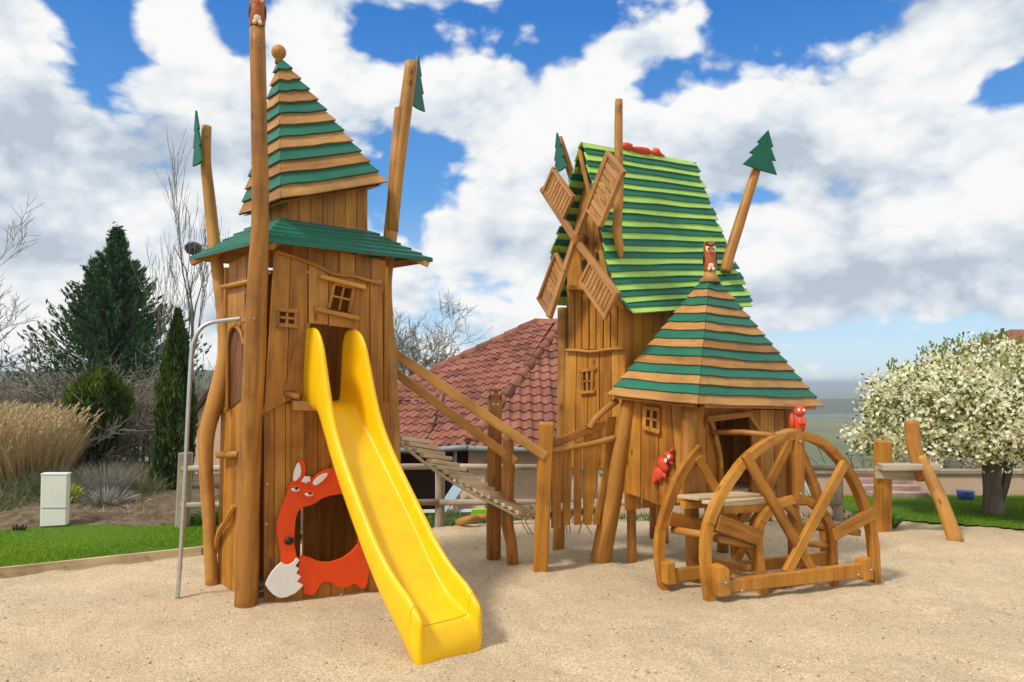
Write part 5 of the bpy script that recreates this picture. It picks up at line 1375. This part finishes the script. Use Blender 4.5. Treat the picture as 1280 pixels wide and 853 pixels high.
# ---- plume grass and other clumps
STRAW = leafmat('dry_straw', [(0, (.27, .18, .075)), (.5, (.52, .38, .18)), (1, (.74, .60, .37))], .25, .7)
GREYLEAF = leafmat('grey_leaf', [(0, (.13, .125, .10)), (.5, (.27, .255, .21)), (1, (.46, .44, .37))], .2, .7)
def clump(x, y, z, n, h, rad, spread, mat, root, w=.008, droop=.25, seg=4, name='blades', tonef=None):
    a = nrg.uniform(0, 6.28, n); r_ = rad * np.sqrt(nrg.uniform(0, 1, n)); b = np.stack([x + np.cos(a) * r_, y + np.sin(a) * r_, np.full(n, z)], 1)
    d = np.stack([np.cos(a) * spread * r_ / rad + nrg.normal(0, .12, n), np.sin(a) * spread * r_ / rad + nrg.normal(0, .12, n), np.ones(n)], 1); d /= np.linalg.norm(d, axis=1, keepdims=True)
    L = h * nrg.uniform(.55, 1.1, n); v, f = ribbons(b, d, L, np.full(n, w) * nrg.uniform(.7, 1.4, n), np.full(n, droop), seg)
    t = np.clip(nrg.normal(0, .45, n), -1, 1); np_mesh(name, v, f, [mat], np.repeat(t, seg), root); return b, d, L
PLG = 'dry plume grass clumps'
for x, y, lab in ((-8.15, 11.6, 'dry straw plume grass clump cut by the left edge of the photo'), (-7.35, 11.3, 'dry straw plume grass clump standing right of the other, behind the cabinet')):
    rt = thing('plume_grass', lab, 'grass clump', (x, y, .1), PLG)
    b, d, L = clump(x, y, .1, 3400, 1.18, .5, .27, STRAW, rt, .011, .22)
    n = 420; k = nrg.integers(0, len(b), n); tip = b[k] + d[k] * (L[k] * .92)[:, None]; tip[:, 2] += .12 - .2 * L[k]; parts = []
    for rep in range(9):
        s = rep / 9; dd = d[k] + np.array([.5, 0, -.1]) * s + nrg.normal(0, .2, (n, 3)); dd /= np.linalg.norm(dd, axis=1, keepdims=True)
        v, f = cards(tip + d[k] * (.26 * s) + np.array([.10, 0, -.02]) * s ** 2 + nrg.normal(0, .008, (n, 3)), dd, unit(n), np.full(n, .075), np.full(n, .022)); parts.append((v, f, np.clip(nrg.normal(.3, .35, n), -1, 1)))
    v, f, t = merge(parts); np_mesh('plumes', v, f, [STRAW], t, rt)
for x, y, h, mat, lab, nm, sp, w in ((-5.55, 9.5, .5, GREYLEAF, 'grey feathery grass tuft between cabinet and cypress', 'grass_tuft', .7, .007), (-5.0, 9.2, .4, GREYLEAF, 'pale spiky tuft with stiff leaves at the foot of the cypress', 'spiky_plant', 1.1, .02), (-5.9, 9.9, .7, leafmat('olive_shrub', [(0, (.06, .07, .03)), (.5, (.12, .13, .06)), (1, (.22, .22, .12))]), 'olive green wispy shrub behind the yellow variegated plant', 'wispy_shrub', .8, .012), (-5.3, 9.75, .75, GREYLEAF, 'grey wiry seed stalks behind the feathery tuft', 'seed_stalks', .5, .006)):
    rt = thing(nm, lab, 'plant', (x, y, .1)); clump(x, y, .1, 420 if h < .6 else 700, h, .16, sp, mat, rt, w, .3)
b = (-5.42, 9.15, .08); rt = thing('variegated_plant', 'small bushy plant with yellow green leaves right of the cabinet', 'plant', b)
n = 700; c = np.array(b) + unit(n) * nrg.uniform(.3, 1, (n, 1)) ** .5 * np.array([.19, .16, .17]) + np.array([0, 0, .13]); d = (c - np.array(b)); d /= np.linalg.norm(d, axis=1, keepdims=True)
v, f = cards(c, d + nrg.normal(0, .3, (n, 3)), unit(n), np.full(n, .085), np.full(n, .03)); np_mesh('leaves', v, f, [leafmat('yellow_leaf', [(0, (.10, .13, .01)), (.5, (.34, .36, .05)), (1, (.62, .58, .16))])], np.clip(nrg.normal(.1, .5, n), -1, 1), rt)
# green plants at the fence end post
b = (-3.45, 8.75, 0); rt = thing('leafy_plant', 'low leafy green plant beside the fence end post', 'plant', b); clump(b[0], b[1], 0, 500, .32, .25, .9, WEED, rt, .022, .4)
b = (4.22, 8.55, 0); rt = thing('leafy_plant', 'low tuft of greenery hugging the trestle post', 'plant', b); clump(b[0], b[1], -.03, 300, .34, .13, .5, WEED, rt, .018, .4)
n = 13000; x = nrg.uniform(-9.6, -4.7, n); y = 8.95 + 3.6 * nrg.uniform(0, 1, n) ** 1.2; k = np.array([mnoise.noise(V(a * .9, b_ * 1.2, 3)) for a, b_ in zip(x, y)]); kk = k > -.22; x, y, k = x[kk], y[kk], k[kk]; n = len(x)
bz = .1 - .9 * sst(11, 14.5, y) * sst(-4.2, -2.6, x); h = .38 * np.clip((y - 8.7) / 1.2, .25, 1) * (1 + k) * nrg.uniform(.5, 1.2, n)
v, f = ribbons(np.stack([x, y, bz], 1), rand_dirs(n, .45), h, np.full(n, .014), np.full(n, .35), 3)
o = np_mesh('undergrowth', v, f, [leafmat('undergrowth_leaf', [(0, (.05, .045, .022)), (.35, (.13, .12, .06)), (.65, (.10, .13, .035)), (1, (.27, .25, .15))], .25)], np.repeat(np.clip(k * 1.5 + nrg.normal(0, .4, n), -1, 1), 3)); tag(o, 'olive and brown undergrowth of the garden bed', 'undergrowth', kind='stuff')
# brush litter on the bed
n = 2600; x = nrg.uniform(-9, -3.2, n); y = nrg.uniform(8.5, 10.4, n); bz = .0 + .12 * sst(8.3, 10.2, y) + .15 * np.exp(-((x + 4.9) ** 2 * .7 + (y - 9.0) ** 2 * 2.5))
v, f = ribbons(np.stack([x, y, bz], 1), rand_dirs(n, .8, .35), nrg.uniform(.04, .2, n), np.full(n, .008), np.full(n, .4), 2)
o = np_mesh('bed_litter', v, f, [leafmat('litter', [(0, (.10, .06, .03)), (.5, (.28, .2, .12)), (1, (.5, .42, .28))], .1)], np.repeat(nrg.uniform(-1, 1, n), 2)); tag(o, 'dry twigs and litter over the garden bed', 'litter', kind='stuff')

# ---- white flowering tree
tb = V(6.03, 9.35, 0); ft = thing('flowering_tree', 'spreading tree thick with white blossom on the right lawn', 'tree', tb)
m = log([V(tb.x, tb.y, -.1), V(tb.x - .01, tb.y, .3), V(tb.x + .0, tb.y, .62), V(tb.x + .05, tb.y, .95)], [.14, .105, .10, .085], 12, .18)
m.tube(smooth_path([V(tb.x - .06, tb.y - .02, -.1), V(tb.x + .16, tb.y + .02, .35), V(tb.x + .28, tb.y + .05, .8)]), [.065, .062, .058, .055, .052, .05, .048, .045, .04], 10, 0, wob=.15)
m.build('trunk', [BARK], ft)
cr = Twigs()
for k in range(15):
    a = 2 * math.pi * k / 15 + nrg.uniform(-.2, .2); el = nrg.uniform(.05, 1.3); d = np.array([math.cos(a) * math.cos(el), math.sin(a) * math.cos(el), math.sin(el)])
    cr.grow(np.array([tb.x, tb.y, nrg.uniform(.55, .95)]), d, .85, .05, 3, (3, 4), .5, .12, .62, 3, .005, .3)
cr.mesh('limbs', BARK, ft)
tips = np.array(cr.b); cc = np.array([6.08, 9.4, 1.17]); rad = np.array([1.52, 1.3, .95])
ncl = 1750; dd = unit(ncl); dd[:, 2] = np.where(dd[:, 2] < -.45, -dd[:, 2] * .5, dd[:, 2]); shell = nrg.uniform(.45, 1.0, (ncl, 1)) ** .55
lump = np.array([1 + .26 * mnoise.noise(V(*(q * 2.1))) for q in dd])[:, None]
cen = cc + dd * rad * shell * lump
cen = cen[cen[:, 2] > .32]; ncl = len(cen)
flow = leafmat('white_blossom', [(0, (.74, .69, .38)), (.5, (.92, .88, .62)), (1, (.96, .94, .78))], .35, .6)
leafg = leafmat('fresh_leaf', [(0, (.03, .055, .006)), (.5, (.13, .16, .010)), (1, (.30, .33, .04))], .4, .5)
parts, mi = [], []
for i in range(ncl):
    hi = (cen[i, 2] - .5) / 1.5; nf = int(rnd.uniform(20, 44)); nl = int(rnd.uniform(5, 12))
    if rnd.random() < .16: nf = 3
    c = cen[i] + nrg.normal(0, .062, (nf, 3)); v, f = cards(c, unit(nf), unit(nf), nrg.uniform(.035, .068, nf), nrg.uniform(.035, .064, nf)); parts.append((v, f, np.clip(nrg.normal(.2, .45, nf), -1, 1))); mi.append(np.zeros(nf))
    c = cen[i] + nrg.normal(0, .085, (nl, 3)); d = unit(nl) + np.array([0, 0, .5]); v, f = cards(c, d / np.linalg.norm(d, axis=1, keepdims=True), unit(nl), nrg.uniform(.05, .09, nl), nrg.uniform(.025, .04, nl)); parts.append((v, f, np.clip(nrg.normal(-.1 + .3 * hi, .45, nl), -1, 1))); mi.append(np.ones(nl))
# upright young shoots along the top
for k in range(60):
    a = nrg.uniform(0, 6.28); r_ = nrg.uniform(0, .9); p = cc + np.array([math.cos(a) * r_ * rad[0], math.sin(a) * r_ * rad[1], math.sqrt(1 - r_ * r_) * rad[2] * .98]); nl = 12
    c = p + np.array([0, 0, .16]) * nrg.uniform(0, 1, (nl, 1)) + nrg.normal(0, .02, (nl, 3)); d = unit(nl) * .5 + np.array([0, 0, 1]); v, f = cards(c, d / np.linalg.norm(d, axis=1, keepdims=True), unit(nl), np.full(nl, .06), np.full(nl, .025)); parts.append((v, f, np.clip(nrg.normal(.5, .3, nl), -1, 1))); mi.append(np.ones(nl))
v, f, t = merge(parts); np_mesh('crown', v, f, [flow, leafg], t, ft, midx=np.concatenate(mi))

# ================================================================== SKY, SUN, CAMERA
world = bpy.data.worlds.new('World'); SC.world = world; world.use_nodes = True
nt = world.node_tree; nt.nodes.clear(); L = nt.links.new
SUN_EL, SUN_AZ = R(50), R(-128)     # azimuth measured clockwise from +Y: sun stands behind and to the left of the camera
sky = N(nt, 'ShaderNodeTexSky'); sky.sky_type = 'NISHITA'; sky.sun_disc = False; sky.sun_elevation = SUN_EL; sky.sun_rotation = SUN_AZ
sky.air_density = 1.0; sky.dust_density = .3; sky.ozone_density = 2.5
tc = N(nt, 'ShaderNodeTexCoord'); nv = N(nt, 'ShaderNodeVectorMath'); nv.operation = 'NORMALIZE'; L(tc.outputs['Generated'], nv.inputs[0]); d = nv.outputs[0]
def vm(op, a, b):
    n = N(nt, 'ShaderNodeVectorMath'); n.operation = op
    for i, x in enumerate((a, b)):
        if isinstance(x, tuple): n.inputs[i].default_value = x
        elif x is not None: L(x, n.inputs[i])
    return n.outputs['Value'] if op in ('LENGTH', 'DOT_PRODUCT') else n.outputs['Vector']
def blob(u, v, ru, rv):
    c = ray(u, v).normalized(); s = vm('SUBTRACT', d, tuple(c)); s = vm('MULTIPLY', s, (FPX / ru, 1.2, FPX / rv)); l = vm('LENGTH', s, None)
    mr = N(nt, 'ShaderNodeMapRange'); mr.interpolation_type = 'SMOOTHERSTEP'; mr.inputs[1].default_value = 0; mr.inputs[2].default_value = 1.6; mr.inputs[3].default_value = 1; mr.inputs[4].default_value = 0
    L(l, mr.inputs[0]); return mr.outputs[0]
def acc(items):
    tot = None
    for (u, v, ru, rv, k) in items:
        x = math_(nt, 'MULTIPLY', blob(u, v, ru, rv), k); tot = x if tot is None else math_(nt, 'ADD', tot, x)
    return tot
mpz = N(nt, 'ShaderNodeMapping'); mpz.inputs['Scale'].default_value = (1, 1, 1.55); L(d, mpz.inputs[0])
n1 = noise_(nt, mpz.outputs[0], 4.6, 12, .56, .25)
off = vm('ADD', mpz.outputs[0], (-.03, -.02, .06)); n2 = noise_(nt, off, 4.6, 7, .56, .25)
vo1 = N(nt, 'ShaderNodeTexVoronoi'); vo1.feature = 'SMOOTH_F1'; vo1.inputs['Scale'].default_value = 17; vo1.inputs['Smoothness'].default_value = .35
L(mpz.outputs[0], vo1.inputs['Vector'])
puff = math_(nt, 'SUBTRACT', .5, vo1.outputs['Distance'])
vo2 = N(nt, 'ShaderNodeTexVoronoi'); vo2.feature = 'SMOOTH_F1'; vo2.inputs['Scale'].default_value = 41; vo2.inputs['Smoothness'].default_value = .3
jit = N(nt, 'ShaderNodeTexNoise'); jit.inputs['Scale'].default_value = 22; jit.inputs['Detail'].default_value = 5; L(mpz.outputs[0], jit.inputs['Vector'])
jv = vm('ADD', mpz.outputs[0], vm('MULTIPLY', vm('SUBTRACT', jit.outputs['Color'], (.5, .5, .5)), (.035, .035, .035))); L(jv, vo2.inputs['Vector'])
n1 = math_(nt, 'ADD', math_(nt, 'ADD', n1, math_(nt, 'MULTIPLY', puff, .15)), math_(nt, 'MULTIPLY', math_(nt, 'SUBTRACT', .4, vo2.outputs['Distance']), .10))
holes = acc([(100, 60, 75, 85, .42), (140, 25, 40, 40, .12), (292, 30, 32, 55, .3), (470, 45, 60, 40, .26), (560, 60, 95, 45, .34), (545, 215, 75, 60, .30), (500, 260, 40, 70, .2), (690, 35, 75, 65, .36), (960, 45, 130, 70, .52), (830, 115, 75, 40, .36), (800, 20, 60, 20, .2), (1262, 108, 32, 24, .3), (915, 247, 65, 18, .26), (1040, 232, 50, 12, .06), (1130, 440, 190, 62, .40), (600, 380, 90, 50, .25), (310, 230, 40, 60, .12)])
plus = acc([(15, 70, 50, 95, .32), (820, 55, 85, 42, .22), (590, 125, 60, 45, .22), (1190, 20, 190, 40, .2), (660, 220, 80, 60, .2), (1180, 330, 170, 110, .22), (400, 60, 60, 60, .18), (950, 160, 160, 70, .22), (40, 260, 160, 120, .2)])
dens = math_(nt, 'ADD', math_(nt, 'SUBTRACT', math_(nt, 'ADD', math_(nt, 'MULTIPLY', n1, 1.25), .12), math_(nt, 'MULTIPLY', holes, .9)), plus)
cl = N(nt, 'ShaderNodeMapRange'); cl.interpolation_type = 'SMOOTHSTEP'; cl.inputs[1].default_value = .50; cl.inputs[2].default_value = .66; L(dens, cl.inputs[0])
greys = acc([(120, 180, 150, 34, .55), (200, 170, 90, 30, .3), (40, 330, 130, 45, .35), (1190, 345, 150, 50, .55), (1040, 330, 80, 50, .3), (1150, 15, 150, 30, .5), (1000, 215, 130, 40, .45), (900, 215, 60, 30, .25), (820, 60, 60, 25, .35), (230, 290, 110, 60, .3), (560, 310, 60, 60, .2)])
lit = math_(nt, 'MULTIPLY', math_(nt, 'SUBTRACT', n1, n2), 3.6)
n3 = noise_(nt, mpz.outputs[0], 7.0, 8, .6, .4)
gm = N(nt, 'ShaderNodeMapRange'); gm.inputs[1].default_value = .32; gm.inputs[2].default_value = .62; gm.inputs[3].default_value = .1; gm.inputs[4].default_value = 1.2; L(n3, gm.inputs[0])
greys = math_(nt, 'MULTIPLY', greys, gm.outputs[0])
soft = math_(nt, 'MULTIPLY', math_(nt, 'SUBTRACT', n3, .5), 1.0)
shade = math_(nt, 'SUBTRACT', math_(nt, 'ADD', math_(nt, 'ADD', lit, .76), soft), greys, True)
cr_ = ramp(nt, [(.0, (4.3, 4.9, 5.7)), (.35, (5.7, 6.3, 7.0)), (.7, (7.3, 7.55, 7.8)), (1.0, (8.25, 8.25, 8.2))]); L(shade, cr_.inputs[0])
# deeper blue of the clear gaps, as in the photo
hs = N(nt, 'ShaderNodeHueSaturation'); hs.inputs['Saturation'].default_value = 1.15; hs.inputs['Value'].default_value = 1.5; L(sky.outputs[0], hs.inputs['Color'])
sp = N(nt, 'ShaderNodeSeparateXYZ'); L(d, sp.inputs[0])
air = ramp(nt, [(0, (4.6, 6.1, 7.6)), (.10, (3.6, 5.5, 7.6)), (.24, (.95, 3.0, 6.6)), (.45, (.25, 1.75, 5.5)), (1, (.2, 1.0, 4.0))]); L(sp.outputs[2], air.inputs[0])
blue = mixc(nt, .8, hs.outputs[0], air.outputs[0])
col = mixc(nt, cl.outputs[0], blue, cr_.outputs[0])
bg = N(nt, 'ShaderNodeBackground'); bg.inputs['Strength'].default_value = .1; L(col, bg.inputs[0])
out = N(nt, 'ShaderNodeOutputWorld'); L(bg.outputs[0], out.inputs[0])

ld = bpy.data.lights.new('sun', 'SUN'); ld.energy = 2.6; ld.angle = R(9); ld.color = (1, .95, .87)
so = bpy.data.objects.new('sun', ld); COL.objects.link(so)
sd = V(math.sin(SUN_AZ) * math.cos(SUN_EL), math.cos(SUN_AZ) * math.cos(SUN_EL), math.sin(SUN_EL))
so.rotation_euler = sd.to_track_quat('Z', 'Y').to_euler(); so.location = (0, 0, 30)

hm = bpy.data.materials.new('haze_air'); hm.use_nodes = True; hn = hm.node_tree; hn.nodes.clear()
pv = hn.nodes.new('ShaderNodeVolumePrincipled'); pv.inputs['Color'].default_value = (.72, .84, .97, 1); pv.inputs['Density'].default_value = 4.5e-4; pv.inputs['Anisotropy'].default_value = .2
ho = hn.nodes.new('ShaderNodeOutputMaterial'); hn.links.new(pv.outputs[0], ho.inputs['Volume'])
m = MB(); m.box((0, 4500, -17), (9400, 0, 0), (0, 4800, 0), (0, 0, 27), 0, V(0, 0, 1), 0); o = m.build('haze', [hm]); o['kind'] = 'stuff'
cd = bpy.data.cameras.new('camera'); cam = bpy.data.objects.new('camera', cd); COL.objects.link(cam)
cd.sensor_width = 36; cd.lens = 36 * FPX / 1280; cam.location = CAM; cam.rotation_euler = (math.pi / 2 + PITCH, 0, 0); cd.clip_end = 20000; cd.clip_start = .05
SC.camera = cam
SC.view_settings.view_transform = 'Standard'; SC.view_settings.look = 'None'; SC.view_settings.exposure = 0.22; SC.view_settings.gamma = 1.0
SC.cycles.use_denoising = True; SC.cycles.max_bounces = 6; SC.cycles.volume_bounces = 0
SC.render.film_transparent = False
